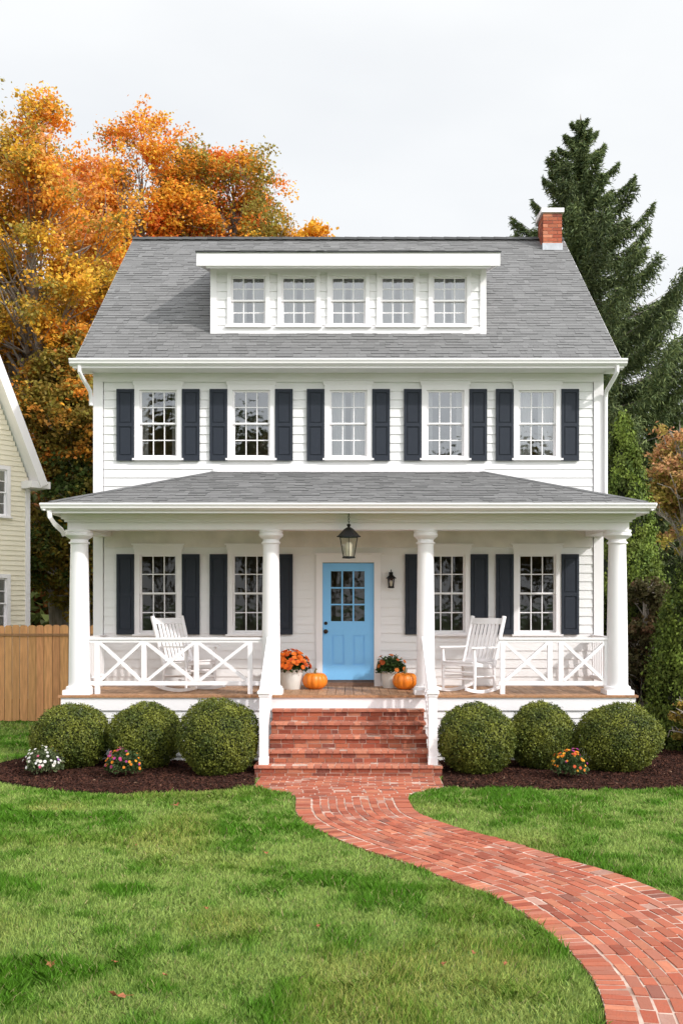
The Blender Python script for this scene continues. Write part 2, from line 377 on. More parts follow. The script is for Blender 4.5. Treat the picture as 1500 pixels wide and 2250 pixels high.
# door
dr = MB(); zb, zt = 1.17, 3.22; X = .45
wx0, wx1, wz0, wz1 = -.305, .285, 2.20, 3.08
dr.box(-X, wx0, W+.0, W+.05, zb, zt); dr.box(wx1, X, W, W+.05, zb, zt); dr.box(wx0, wx1, W, W+.05, wz1, zt)
dr.box(wx0, wx1, W, W+.05, 1.955, wz0); dr.box(wx0, wx1, W, W+.05, zb, 1.43)
dr.box(wx0, -.285, W, W+.05, 1.43, 1.955); dr.box(-.075, .085, W, W+.05, 1.43, 1.955)
for a, b in ((-.285, -.075), (.085, wx1)):
    dr.box(a, b, W+.014, W+.04, 1.43, 1.955); dr.box(a+.025, b-.025, W+.004, W+.03, 1.455, 1.93)
for i in (1, 2):
    x = wx0+(wx1-wx0)*i/3; dr.box(x-.013, x+.013, W+.004, W+.046, wz0, wz1)
    z = wz0+(wz1-wz0)*i/3; dr.box(wx0, wx1, W+.006, W+.044, z-.013, z+.013)
door = dr.build('front_door', M['door'], house, HO); door['label'] = 'sky blue front door with nine panes over two panels'
g = MB(); g.add([(wx0,W+.025,wz0),(wx1,W+.025,wz0),(wx1,W+.025,wz1),(wx0,W+.025,wz1)], [(0,1,2,3)]); g.build('glass', M['glass'], door, HO)
for z, rr, nm in ((2.165, .03, 'deadbolt'), (2.02, .034, 'door_knob')):
    mb = MB(); mb.xf = Matrix.Translation((-.395, W, z)) @ Matrix.Rotation(R(90), 4, 'X')
    mb.lathe([(rr+.006, -.0), (rr+.006, .008), (rr*.5, .012), (rr*.5, .03), (rr, .035), (rr, .055), (rr*.6, .062)] if nm == 'door_knob' else [(rr, 0), (rr, .015), (rr*.8, .022)], 18)
    mb.build(nm, M['bronze'], door, HO, smooth=True)
for a in door.children: a.location = (0, 0, 0)
mb = MB()
mb.box(-.565, -.452, W-.05, W+.06, 1.06, 3.235); mb.box(.452, .565, W-.05, W+.06, 1.06, 3.235); mb.box(-.565, .565, W-.05, W+.06, 3.235, 3.37); mb.box(-.59, .59, W-.075, W, 3.37, 3.40)
mb.build('door_casing', M['trim'], house, HO)
mb = MB(); mb.box(-.452, .452, W-.06, W+.06, 1.06, 1.125, 0, (.22,.13,.09)); mb.box(-.452, .452, W-.02, W+.06, 1.125, 1.165, 0, (.10,.09,.09)); mb.build('door_sill', M['wood'], house, HO)
# chimney (brick boxes)
def chimney_part():
    mb = MB(); r = random.Random(8); x0, x1, y0, y1 = 4.13, 4.53, 21.75, 22.35; za, zb = 9.7, 10.82
    mb.box(x0+.012, x1-.012, y0+.012, y1-.012, za, zb, 1)
    z = za; k = 0
    while z < zb-.02:
        for (ax, fixed, a0, a1, out) in (('x', y0, x0, x1, -1), ('x', y1, x0, x1, 1), ('y', x0, y0, y1, -1), ('y', x1, y0, y1, 1)):
            u = a0-(.1 if k % 2 else 0)
            while u < a1:
                ua, ub = max(u, a0), min(u+.195, a1); u += .205
                if ub-ua < .03: continue
                c = brickcol(r)
                if ax == 'x': mb.box(ua, ub, *(sorted((fixed, fixed-out*.05))), z, z+.062, 0, c)
                else: mb.box(*(sorted((fixed, fixed-out*.05))), ua+.002, ub-.002, z+.001, z+.063, 0, c)
        z += .074; k += 1
    ch = mb.build('chimney', [M['brick'], M['mortar']], ro, HO)
    return ch
ch = chimney_part()
mb = MB(); mb.box(4.09, 4.57, 21.71, 22.39, 10.82, 10.91); mb.box(4.17, 4.49, 21.8, 22.3, 10.91, 10.94); o = mb.build('chimney_cap', M['trim'], ro, HO)
mb = MB(); mb.box(4.115, 4.545, 21.735, 22.36, 9.85, 10.17); mb.build('flashing', M['metal'], ro, HO)
for o in ro.children: o.location = (0, 0, 0)
# ---- porch
FZ = 1.06; PY = 16.15; CY = 16.4
deck = MB(); r = random.Random(2)
x = -4.55
while x < 4.55:
    xb = min(x+.145, 4.55); k = r.uniform(.75, 1.15); c = (.50*k, .29*k, .165*k)
    deck.box(x, xb-.007, PY+.15, W, FZ-.03, FZ+r.uniform(-.001, .001), 0, c); x = xb
for y0, y1 in ((PY-.02, PY+.065), (PY+.07, PY+.147)):
    x = -4.57
    while x < 4.57:
        xb = min(x+r.uniform(1.8, 3.2), 4.57); k = r.uniform(.8, 1.1); deck.box(x, xb-.006, y0, y1, FZ-.035, FZ, 0, (.44*k,.22*k,.105*k)); x = xb
deck.build('porch_deck', M['wood'], house, HO)
mb = MB(); mb.box(-4.53, 4.53, PY+.01, PY+.05, FZ-.24, FZ-.036); mb.box(-4.53, -4.49, PY+.05, W, FZ-.24, FZ-.036); mb.box(4.49, 4.53, PY+.05, W, FZ-.24, FZ-.036)
mb.build('deck_fascia', M['trim'], house, HO)
mb = MB()
clap(mb, lambda z: (-4.5, 4.5), -.05, FZ-.24, [], .15, lambda u, z, o: (u, PY+.05-o, z))
for s in (-1, 1): clap(mb, lambda z: (PY+.05, W), -.05, FZ-.24, [], .15, lambda u, z, o: (s*(4.46+o), u, z))
mb.build('porch_skirt', M['siding'], house, HO)
# columns
def column(x, rb, rt, rc):
    mb = MB(); prof = [(rb*1.04, .13), (rb, .17)]
    for i in range(9):
        t = i/8; prof.append((rb+(rt-rb)*t**1.5, .2+t*(2.62-.2-.24)))
    prof += [(rt*1.02, 2.40), (rt*1.18, 2.405), (rt*1.18, 2.43), (rt*1.02, 2.435), (rt, 2.47)]
    mb.lathe(prof, 40, (x, CY, FZ)); c = mb.build('porch_column', M['trim'], house, HO, smooth=True)
    mb = MB(); mb.lathe([(rt, 2.47), (rt*1.12, 2.48), (rc*.93, 2.515), (rc, 2.53), (rc, 2.565), (rc*.93, 2.575), (rc*.93, 2.585), (rc*.99, 2.59), (rc*.99, 2.621)], 40, (x, CY, FZ))
    mb.build('capital', M['trim'], c, HO, smooth=True)
    mb = MB(); q = rb*1.28; mb.box(x-q, x+q, CY-q, CY+q, FZ+.001, FZ+.075); mb.lathe([(q*.98, .075), (q*.99, .1), (q*.94, .125), (rb*1.05, .135)], 40, (x, CY, FZ))
    mb.build('base', M['trim'], c, HO, smooth=True)
    for a in c.children: a.location = (0, 0, 0)
for x in (-4.30, 4.30): column(x, .168, .138, .222)
for x in (-1.235, 1.235): column(x, .148, .128, .195)
# porch beam, soffit, ceiling
BZ = FZ+2.622
mb = MB(); mb.box(-4.45, 4.45, CY-.15, CY+.15, BZ, 3.97)
for s in (-1, 1): mb.box(min(s*4.15, s*4.45), max(s*4.15, s*4.45), CY+.15, W, BZ+.001, 3.97)
mb.build('porch_beam', M['trim'], house, HO)
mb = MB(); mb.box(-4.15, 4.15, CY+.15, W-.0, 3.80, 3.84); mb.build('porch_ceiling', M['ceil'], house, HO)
EY = 15.80; EXP = 4.62; EZP = 4.055
mb = MB(); mb.box(-EXP, EXP, EY, CY-.15, 3.93, 3.955)
for s in (-1, 1): mb.box(min(s*EXP, s*4.45), max(s*EXP, s*4.45), CY-.15, W, 3.93, 3.955)
mb.box(-EXP-.01, EXP+.01, EY-.02, EY, 3.90, 4.04)
for s in (-1, 1): mb.box(min(s*EXP, s*(EXP+.02)), max(s*EXP, s*(EXP+.02)), EY, W, 3.90, 4.04)
mb.box(-4.53, 4.53, CY-.235, CY-.15, 3.845, 3.93); mb.box(-4.49, 4.49, CY-.19, CY-.152, 3.80, 3.845)
for s in (-1, 1): mb.box(min(s*4.45, s*4.53), max(s*4.45, s*4.53), CY-.15, W-.05, 3.845, 3.93)
mb.build('porch_soffit', M['trim'], house, HO)
mb = MB(); gutter(mb, -EXP-.09, EXP+.09, EY-.02, 3.935)
for s in (-1, 1):
    pr = [(0,.0),(-.03,-.0),(-.09,.035),(-.095,.06),(-.115,.09),(-.115,.115),(-.10,.115),(-.10,.095),(0,.095)]
    vs = [(s*(EXP+.02-a*.8), y, 3.935+b) for y in (EY-.1, W-.04) for a, b in pr]; n = len(pr)
    mb.add(vs, [(i, (i+1) % n, n+(i+1) % n, n+i) for i in range(n)]+[tuple(range(n))[::-1], tuple(range(n, 2*n))])
mb.build('gutter', M['trim'], house, HO)
mb = MB(); mb.tube([(-4.60,15.76,3.94),(-4.59,15.77,3.84),(-4.55,15.9,3.74),(-4.50,16.1,3.66),(-4.49,16.2,3.60)], .045, 4); mb.build('downspout', M['trim'], house, HO)
WZ = 4.82; WX = 2.32
mb = MB()
def tri(pts): mb.add(pts, [tuple(range(len(pts)))], 1)
e = .012
tri([(-EXP,EY,EZP-e),(EXP,EY,EZP-e),(WX,W,WZ-e),(-WX,W,WZ-e)])
tri([(EXP,EY,EZP-e),(EXP,W,EZP-e),(WX,W,WZ-e)]); tri([(-EXP,W,EZP-e),(-EXP,EY,EZP-e),(-WX,W,WZ-e)])
ln = math.hypot(W-EY, WZ-EZP); run = EXP-WX
shingle(mb, (0,EY-.02,EZP), (1,0,0), (0,W-EY,WZ-EZP), lambda v: (-EXP-.02+min(v/ln, 1)*run, EXP+.02-min(v/ln, 1)*run), ln+.02, .12, 21)
ls = math.hypot(run, WZ-EZP); dp = W-EY
shingle(mb, (EXP+.02,W,EZP), (0,1,0), (-run,0,WZ-EZP), lambda v: (-dp*(1-min(v/ls, 1)), 0), ls, .14, 22)
shingle(mb, (-EXP-.02,W,EZP), (0,-1,0), (run,0,WZ-EZP), lambda v: (0, dp*(1-min(v/ls, 1))), ls, .14, 23)
pr_ = mb.build('porch_roof', [M['shingle'], M['roofedge']], house, HO)
r = random.Random(4)
for s in (-1, 1):
    mb = MB()
    a = Vector((s*(EXP+.01), EY-.01, EZP+.012)); b = Vector((s*WX, W, WZ+.012)); n = 18
    for i in range(n):
        p, q = a.lerp(b, i/n), a.lerp(b, (i+1.1)/n); g = r.uniform(.13, .19)
        l1 = Vector((-s*.09, .0, .0)); l2 = Vector((0, .09, 0)); d1 = Vector((0,0,.016)); d2 = Vector((0,0,.006))
        mb.add([p+l1+d2, p+d1, q+d1, q+l1+d2, p+l2+d2, q+l2+d2], [(0,1,2,3),(1,4,5,2)], 0, (g,g,g*1.01))
    mb.build('hip_cap', M['shingle'], pr_, HO)
mb = MB(); mb.box(-WX-.05, WX+.05, W-.05, W, WZ, WZ+.05); mb.build('flashing', M['trim'], pr_, HO)
for a in pr_.children: a.location = (0, 0, 0)
# railings
def xrail(name, x0, x1, posts, panels, y=CY):
    mb = MB(); mb.box(x0, x1, y-.045, y+.045, 1.93, 1.965); mb.box(x0, x1, y-.028, y+.028, 1.885, 1.93)
    rl = mb.build(name, M['trim'], house, HO)
    mb = MB(); mb.box(x0, x1, y-.03, y+.03, 1.20, 1.265); mb.build('bottom_rail', M['trim'], rl, HO)
    for p in posts:
        mb = MB(); mb.box(p-.038, p+.038, y-.032, y+.032, FZ+.001 if p in (posts[0], posts[-1]) else 1.265, 1.886); mb.build('post', M['trim'], rl, HO)
    for a, b in panels:
        mb = MB(); mb.bar((a, y-.004, 1.27), (b, y-.004, 1.88), .05, .062, up=(0,1,0)); mb.bar((a, y+.004, 1.88), (b, y+.004, 1.27), .05, .062, up=(0,1,0))
        # bar(): w across, h along up -> rotate thin side to y
        mb.build('cross_brace', M['trim'], rl, HO)
    for a in rl.children: a.location = (0, 0, 0)
sx = lambda px: (px-765)*CY/2250
lp = [sx(215), sx(317), sx(432), sx(550)]
xrail('porch_railing', -4.15, -1.35, lp, [(lp[i]+.04, lp[i+1]-.04) for i in range(3)])
rp = [sx(1103), sx(1207), sx(1231), sx(1331)]
xrail('porch_railing', rp[0]-.06, 4.16, rp, [(rp[0]+.04, rp[1]-.04), (rp[2]+.04, rp[3]-.03)])
for s in (-1, 1):
    x = s*4.28; mb = MB(); mb.box(x-.045, x+.045, CY+.14, W-.03, 1.93, 1.965); mb.box(x-.028, x+.028, CY+.14, W-.03, 1.885, 1.93)
    rl = mb.build('side_railing', M['trim'], house, HO)
    mb = MB(); mb.box(x-.03, x+.03, CY+.14, W-.03, 1.2, 1.265); mb.build('bottom_rail', M['trim'], rl, HO)
    for i in range(11):
        y = CY+.24+i*.125; mb = MB(); mb.box(x-.018, x+.018, y-.018, y+.018, 1.265, 1.886); mb.build('baluster', M['trim'], rl, HO)
    for a in rl.children: a.location = (0, 0, 0)
# stair railing
NY = 14.86
for s in (-1, 1):
    x = s*1.222
    mb = MB(); mb.bar((x, 16.24, 1.96), (x, NY, 1.235), .125, .05); mb.bar((x, 16.24, 1.915), (x, NY, 1.19), .06, .06)
    rl = mb.build('stair_railing', M['trim'], house, HO)
    mb = MB(); mb.bar((x, 16.2, 1.20), (x, NY, .46), .06, .09); mb.build('bottom_rail', M['trim'], rl, HO)
    for i in range(12):
        y = NY+.12+i*.105; t = (y-NY)/(16.24-NY); mb = MB(); mb.box(x-.02, x+.02, y-.02, y+.02, .46+t*.74, 1.19+t*.72); mb.build('baluster', M['trim'], rl, HO)
    mb = MB(); mb.box(x-.062, x+.062, NY-.062, NY+.062, .173, 1.20); mb.box(x-.072, x+.072, NY-.072, NY+.072, 1.16, 1.20)
    mb.box(x-.09, x+.09, NY-.09, NY+.09, 1.20, 1.235); mb.lathe([(.09, 0), (.05, .03), (.0, .045)], 4, (x, NY, 1.235), sq=True)
    mb.box(x-.07, x+.07, NY-.07, NY+.07, .174, .28)
    mb.build('newel_post', M['trim'], rl, HO)
    for a in rl.children: a.location = (0, 0, 0)
# ------------------------------------------------------------------ brick steps
steps = empty('brick_steps', (0, 15.4, 0)); SO = (0, 15.4, 0)
tag(steps, 'red brick front steps with pale mortar leading up to the porch', 'steps')
r = random.Random(11)
for k in range(5):
    hw = 1.345 if k == 0 else 1.175; y0 = 14.72+.3*k; z0 = .172*k; z1 = z0+.172; y1 = 16.14
    mb = MB(); yb = min(y0+.62, y1) if k else y1
    mb.box(-hw+.006, hw-.006, y0+.007, yb, z0 if k else -.05, z1-.002, 1)
    for row in range(2):
        za = z0+.006+row*.067; zb = za+.058; u = -hw-r.random()*.12
        while u < hw:
            wd_ = r.choice((.2,.2,.21,.19,.1,.15,.2)); ua, ub = max(u, -hw), min(u+wd_-.013, hw); u += wd_
            if ub-ua < .03: continue
            j = r.uniform(-.005, .004)
            mb.box(ua, ub, y0+j, y0+.1, za+r.uniform(-.002, .002), zb+r.uniform(-.003, .002), 0, brickcol(r, .75))
    # worn tread bricks, lit tops also painted into the paler colour; small overhang
    for q in range(2):
        ya = y0-.028+q*.205; u = -hw-.008-r.random()*.05
        while u < hw+.008:
            wd_ = r.choice((.1,.1,.1,.2,.105)); ua, ub = max(u, -hw-.008), min(u+wd_-.009, hw+.008); u += wd_
            if ub-ua < .03 or ya+.05 > y1: continue
            cc_ = brickcol(r, 1.0); cc_ = tuple(.66*q_+.34*w_ for q_, w_ in zip(cc_, (.62,.29,.20)))
            mb.box(ua, ub, ya+r.uniform(-.005, .004), min(ya+.197, y1), z1-.034, z1+r.uniform(-.003, .003), 0, cc_)
    # side faces
    for s in (-1, 1):
        for row in range(2):
            y = y0+.11+.06*row; 
            while y < yb-.06:
                xx = sorted((s*hw, s*(hw-.04))); mb.box(xx[0], xx[1], y, min(y+.19, yb), z0+.008+row*.083, z0+.078+row*.083, 0, brickcol(r)); y += .2
    mb.build('step', [M['brick'], M['mortar']], steps, SO)
# ------------------------------------------------------------------ lanterns
def lantern(name, label, loc, sc, chain=True):
    t = empty(name, loc); tag(t, label, 'lantern')
    mb = MB()
    if chain:
        mb.tube([(0,.17,.17),(0,.17,.12),(0,.0,.145),(0,0,.12)], .008, 6); mb.box(-.03,.03,.165,.18,.09,.2)
        for i in range(5): 
            z = .115-i*.028; a = .012 if i % 2 else .004; b = .016-a
            mb.tube([(-a,-b,z),(-a,-b,z-.025),(a,b,z-.025),(a,b,z),(-a,-b,z)], .004, 5)
        z0 = -.03
    else:
        mb.box(-.035,.035,.09,.105,-.28,-.02); mb.tube([(0,.1,-.08),(0,.03,-.0),(0,0,.015),(0,0,-.04)], .009, 6); z0 = -.04
    mb.build('bracket', M['black'], t, (0,0,0))
    mb = MB(); Z = z0; s = sc
    mb.lathe([(.012*s, .0), (.03*s, -.015*s), (.015*s, -.045*s), (.045*s, -.06*s), (.065*s,-.075*s), (.15*s, -.165*s), (.165*s,-.17*s),(.165*s, -.185*s), (.14*s,-.185*s)], 6 if chain else 4, (0,0,Z), sq=not chain)
    mb.build('roof', M['black'], t)
    n = 6 if chain else 4; rt = .14*s; rb = (.085 if chain else .10)*s; zt, zb = Z-.185*s, Z-.46*s; off = math.pi/n
    mb = MB(); gl = MB()
    ring = lambda rr, z: [(rr*math.cos(2*math.pi*k/n+off), rr*math.sin(2*math.pi*k/n+off), z) for k in range(n)]
    a, b = ring(rt, zt), ring(rb, zb)
    for k in range(n):
        mb.bar(a[k], b[k], .011, .011); mb.bar(a[k], a[(k+1) % n], .012, .012); mb.bar(b[k], b[(k+1) % n], .014, .014)
        gl.add([b[k], b[(k+1) % n], a[(k+1) % n], a[k]], [(0,1,2,3)])
    mb.lathe([(.0, zb-.03), (rb*1.05, zb-.022), (rb*1.05, zb), (0.001, zb+.004)], n, (0,0,0)); mb.build('frame', M['black'], t)
    gl.build('glass', M['glass_clear'], t)
    mb = MB(); mb.lathe([(.04*s, zb+.005), (.045*s, zb+.05), (.05*s, zb+.16*s), (.03*s, zb+.2*s), (.001, zb+.21*s)], 14, (0,0,0)); mb.build('bulb', M['candle'], t, smooth=True)
    return t
lantern('hanging_lantern', 'black hanging lantern on a short chain in front of the blue door', (0.007, 16.07, 3.79), 1.13)
lantern('wall_lantern', 'small black wall lantern mounted right of the blue door', (.745, W-.125, 3.085), .52, False)
# ------------------------------------------------------------------ rocking chairs
def rocking_chair(label, loc, rz):
    t = empty('rocking_chair', loc, rz); tag(t, label, 'rocking chair', 'white rocking chairs on the porch'); m = M['trim']
    t.rotation_euler = (0, 0, rz); t.scale = (1.15, 1.15, 1.13)
    def rz_(y): return .02+.30*(y+.02)**2
    for s in (-1, 1):
        mb = MB(); x = s*.27
        pts = [(x, -.46+.98*i/14, rz_(-.46+.98*i/14)) for i in range(15)]
        for a, b in zip(pts[:-1], pts[1:]): mb.bar(a, (b[0], b[1]+.004, b[2]), .035, .045)
        mb.build('rocker', m, t)
        mb = MB(); mb.tube([(x,-.25,rz_(-.25)),(x,-.25,.44),(x,-.27,.64)], [.02,.026,.02], 10); mb.build('leg', m, t, smooth=True)
        mb = MB(); mb.tube([(x,.24,rz_(.24)),(x,.22,.42)], [.02,.024], 10); mb.build('leg', m, t, smooth=True)
        mb = MB(); ys = (-.36,-.30,-.1,.1,.29); ws = (.05,.10,.085,.06,.045)
        vs = []
        for y, w in zip(ys, ws): z = .655-.02*(y+.36); vs += [(x-w/2,y,z-.011),(x+w/2,y,z-.011),(x+w/2,y,z+.011),(x-w/2,y,z+.011)]
        mb.add(vs, [(0,1,2,3),(19,18,17,16)]+[(4*i+k, 4*i+4+k, 4*i+4+(k+1) % 4, 4*i+(k+1) % 4) for i in range(4) for k in range(4)])
        mb.build('armrest', m, t)
    mb = MB()
    for i in range(7):
        y = -.29+i*.082; z = .435-.05*(i/6)-.02*math.sin(i/6*math.pi); mb.box(-.255,.255,y,y+.068,z,z+.02)
    for s in (-1, 1): mb.bar((s*.245,-.28,.415),(s*.245,.26,.36),.03,.05)
    mb.box(-.24,.24,-.275,-.25,.385,.43)
    mb.build('seat', m, t)
    mb = MB(); A = Vector((0,.22,.37)); B = Vector((0,.47,1.09))
    for s in (-1, 1): mb.tube([A+Vector((s*.27,0,0)), A.lerp(B,.5)+Vector((s*.272,.012,0)), B+Vector((s*.275,.01,.0))], [.03,.03,.033], 10)
    up = (B-A).normalized()
    for t0, t1 in ((.08, .14), (.84, .96)):
        mb.bar(A.lerp(B, (t0+t1)/2)+Vector((-.26,0,0)), A.lerp(B, (t0+t1)/2)+Vector((.26,0,0)), .022, (t1-t0)*.76, up=up)
    for i in range(7):
        x = -.195+i*.065; mb.bar(A.lerp(B,.1)+Vector((x,.0,0)), A.lerp(B,.88)+Vector((x,.0,0)), .044, .016, up=(0,-.9,.3))
    mb.build('backrest', m, t)
    for y, z in ((-.25,.2),(-.25,.3),(.235,.2)):
        mb = MB(); mb.tube([(-.26,y,z),(.26,y,z)], .013, 8); mb.build('stretcher', m, t, smooth=True)
    for s in (-1, 1):
        mb = MB(); mb.tube([(s*.268,-.24,.24),(s*.268,.23,.22)], .012, 8); mb.build('stretcher', m, t, smooth=True)
    return t
rocking_chair('white slatted rocking chair behind the railing left of the steps', (-2.66, 17.1, FZ+.003), R(50))
rocking_chair('white slatted rocking chair at the open gap in the railing right of the steps', (1.98, 16.80, FZ+.003), R(-42))
# ------------------------------------------------------------------ pots and pumpkins
def mum(c, rad, hgt, n, palette, seed, parent, fl, nf=60, fs=.03, greens=((.03,.06,.012),(.05,.09,.02),(.02,.045,.012))):
    r = np.random.default_rng(seed)
    d = unit(r.normal(size=(n, 3))); d[:, 2] = np.abs(d[:, 2])*1.0-.25*r.random(n)
    k = r.random(n)**.4; lump = 1+.14*np.sin(d[:, 0]*7+seed)*np.cos(d[:, 1]*6+seed*2)
    p = d*np.array([rad, rad, hgt])*(k*lump)[:, None]+np.array(c)
    g = np.array(greens)[r.integers(0, len(greens), n)]*r.uniform(.7, 1.3, (n, 1))
    leaves('foliage', p, r.uniform(.014, .028, n), g, M['leaf'], parent, r=r)
    st = MB()
    for i in range(10):
        a = r.random()*6.28; st.tube([(c[0],c[1],c[2]-.06), (c[0]+math.cos(a)*rad*.6, c[1]+math.sin(a)*rad*.6, c[2]+hgt*.6)], [.005,.002], 4)
    st.build('stems', M['stem'], parent)
    for nm, pal, cnt, side in fl:
        q = []; cc = []; cen = []
        for i in range(cnt):
            a = r.random()*6.28; el = math.asin(min(1, .05+.95*r.random()))
            dv = np.array([math.cos(a)*math.cos(el), math.sin(a)*math.cos(el), math.sin(el)])
            if side is not None and np.dot(dv[:2], side) < 0.0 and r.random() < .8: dv[:2] = -dv[:2]
            b = np.array(c)+dv*np.array([rad, rad, hgt])*r.uniform(.95, 1.1)
            nn = Vector(dv+np.array([0, -.15, .2])).normalized(); x_ = nn.orthogonal().normalized(); y_ = nn.cross(x_); s = fs*r.uniform(.75, 1.25)
            col = np.array(pal[r.integers(0, len(pal))])*r.uniform(.85, 1.15)
            for lay, sc in ((9, 1.0), (6, .6)):
                for j in range(lay):
                    t = 6.283*j/lay+lay; v = x_*math.cos(t)+y_*math.sin(t); w = nn.cross(v)*.28*s*sc; B = Vector(b)+nn*(.006 if lay == 6 else 0)
                    q += [B, B+v*s*sc*.6+w+nn*s*.12, B+v*s*sc+nn*s*.2, B+v*s*sc*.6-w+nn*s*.12]; cc.append(col*r.uniform(.85, 1.1))
        raw_mesh(nm, np.array([tuple(v) for v in q]), 4, np.clip(np.array(cc), 0, 1), M['petal'], parent)
ORG = ((.75,.16,.02),(.85,.24,.04),(.62,.10,.02)); 
def planter(label, loc, rt, h, frad, fh, fl, seed, n=2600):
    t = empty('flower_pot', loc); tag(t, label, 'flower pot', 'white pots beside the front door')
    mb = MB(); mb.lathe([(rt*.74, 0), (rt*.78, .01), (rt*.95, h-.05), (rt*.97,h-.048),(rt, h-.04), (rt, h), (rt*.92, h), (rt*.9, h-.03)], 40); mb.build('pot', M['pot'], t, smooth=True)
    mum((0, 0, h+.01), frad, fh, n, ORG, seed, t, fl, fs=.043); return t
planter('white round pot full of bright orange flowers beside the left pumpkin', (-.965, 17.36, FZ), .205, .345, .30, .30, [('flowers', ORG, 120, (0, -.6))], 5)
planter('white pot with dark foliage and few orange blooms behind the right pumpkin', (.73, 17.66, FZ), .175, .29, .27, .27, [('flowers', ((.42,.10,.03),(.65,.2,.04)), 16, None)], 6)
planter('white pot mostly hidden behind the left middle column', (-1.19, 17.62, FZ), .17, .31, .2, .2, [('flowers', ((.80,.30,.16),(.7,.2,.1)), 22, None)], 7)
def pumpkin(label, loc, rad, h, seed, rot, col=None):
    t = empty('pumpkin', loc, rot); tag(t, label, 'pumpkin', 'orange pumpkins beside the front door')
    r = random.Random(seed); mb = MB(); n = 72; L = 18; vs = []; nr = 11
    for i in range(L+1):
        ph = math.pi*i/L
        for k in range(n):
            a = 2*math.pi*k/n; rib = 1-.075*abs(math.cos(a*nr/2+seed))**6
            rr = rad*(math.sin(ph)**.72)*(rib if 1 < i < L-1 else 1)*(1+.02*math.sin(a*2+seed)); zz = h/2*(1-math.cos(ph))
            if i >= L-3: zz -= (i-(L-4))**1.6*.006
            vs.append((rr*math.cos(a), rr*math.sin(a), h-zz if False else zz))
    fs = [(i*n+k, i*n+(k+1) % n, (i+1)*n+(k+1) % n, (i+1)*n+k) for i in range(L) for k in range(n)]
    mb.add(vs, fs); mb.build('flesh', M['pumpkin'], t, smooth=False)
    for p in t.children[0].data.polygons: p.use_smooth = True
    mb = MB(); mb.tube([(0,0,h-.06),(0,0,h-.02),(.008,0,h+.02),(.028,.005,h+.05)], [.03,.02,.014,.017], 7); mb.build('stem', M['stem'], t)
pumpkin('orange ribbed pumpkin on the deck left of the blue door', (-.565, 17.36, FZ-.004), .212, .30, 1, 0)
pumpkin('orange pumpkin on the deck against the right stair railing column', (.955, 17.30, FZ-.004), .205, .305, 4, 1.2)
# ------------------------------------------------------------------ boxwood balls
def boxwood(label, x, y, r0, rz, seed):
    r = np.random.default_rng(seed); t = empty('boxwood_shrub', (x, y, .0)); tag(t, label, 'shrub', 'clipped round boxwoods in front of the porch')
    n = 26000
    d = unit(r.normal(size=(n, 3)))
    lump = 1+.03*np.sin(d[:, 0]*2.3+d[:,2]*2+seed*5)+.035*np.sin(d[:, 0]*5+seed)*np.sin(d[:, 2]*4+seed*1.7)+.02*np.sin(d[:, 1]*9+seed)*np.cos(d[:, 2]*11)+.018*np.sin(d[:,0]*19+d[:,2]*15+seed)
    k = 1-.16*r.random(n)**2+.025*r.normal(size=n)+np.where(r.random(n) < .012, .05*r.random(n), 0)
    p = d*np.array([r0, r0, rz])*(k*lump)[:, None]; p[:, 2] += rz*.96; keep = p[:, 2] > .02; p = p[keep]; d = d[keep]
    n = len(p); fresh = np.clip(.5+.5*np.sin(p[:, 0]*9+seed*3)*np.cos(p[:, 2]*8+p[:, 1]*7+seed)+.3*r.normal(size=n), 0, 1)[:, None]
    a = np.array((.06,.085,.012)); b = np.array((.20,.215,.03)); c = (a*(1-fresh)+b*fresh)*r.uniform(.65, 1.35, (n, 1))
    leaves('foliage', p, r.uniform(.011, .020, n), c, M['box'], t, nrm=d, jit=.75, r=r)
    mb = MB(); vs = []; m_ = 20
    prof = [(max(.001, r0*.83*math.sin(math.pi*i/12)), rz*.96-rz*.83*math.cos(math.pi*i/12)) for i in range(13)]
    mb.lathe([(a_, max(b_, .0)) for a_, b_ in prof], 24); mb.build('dark_core', M['core'], t, smooth=True)
    mb = MB()
    for i in range(4): mb.tube([(0,0,-.05),(.1*math.cos(i*1.6),.1*math.sin(i*1.6),.35)], [.02,.012], 6)
    mb.build('stem', M['bark'], t)
M['core'] = mat('dark_core', (.014,.020,.006), .95, bump=1, bscale=60)  # solid dark core behind the leaves
for lab, x, y, r0, rz, sd in (
  ('clipped round boxwood at the far left end, behind the white flowers', -4.19, 15.5, .58, .50, 1),
  ('middle boxwood of the left three, behind the pink and yellow flowers', -3.06, 15.5, .55, .515, 2),
  ('large yellowish green boxwood ball touching the left side of the steps', -1.88, 14.95, .60, .575, 3),
  ('round boxwood ball just right of the brick steps', 1.87, 15.02, .575, .53, 4),
  ('smaller dark boxwood in the middle of the right three', 2.91, 15.5, .53, .51, 5),
  ('widest dark boxwood at the right end beneath the corner column', 3.99, 15.22, .635, .52, 6)):
    boxwood(lab, x, y, r0, rz, sd)
def bedflower(label, x, y, rad, h, seed, fl, greens):
    t = empty('flower_plant', (x, y, .03)); tag(t, label, 'flowers', 'flowering plants in the mulch beds')
    mum((0, 0, .13), rad, h, 1900, ORG, seed, t, fl, fs=.023, greens=greens)
gg = ((.06,.10,.03),(.10,.14,.05),(.04,.07,.02))
bedflower('white and pale pink flowers in front of the leftmost boxwood', -4.37, 14.72, .27, .30, 21, [('white_blossoms', ((.72,.68,.62),(.75,.72,.70)), 38, (-.3,-.4)), ('pink_blossoms', ((.55,.12,.2),(.3,.12,.4)), 8, (.8,-.5))], ((.12,.15,.07),(.16,.19,.09),(.07,.10,.03)))
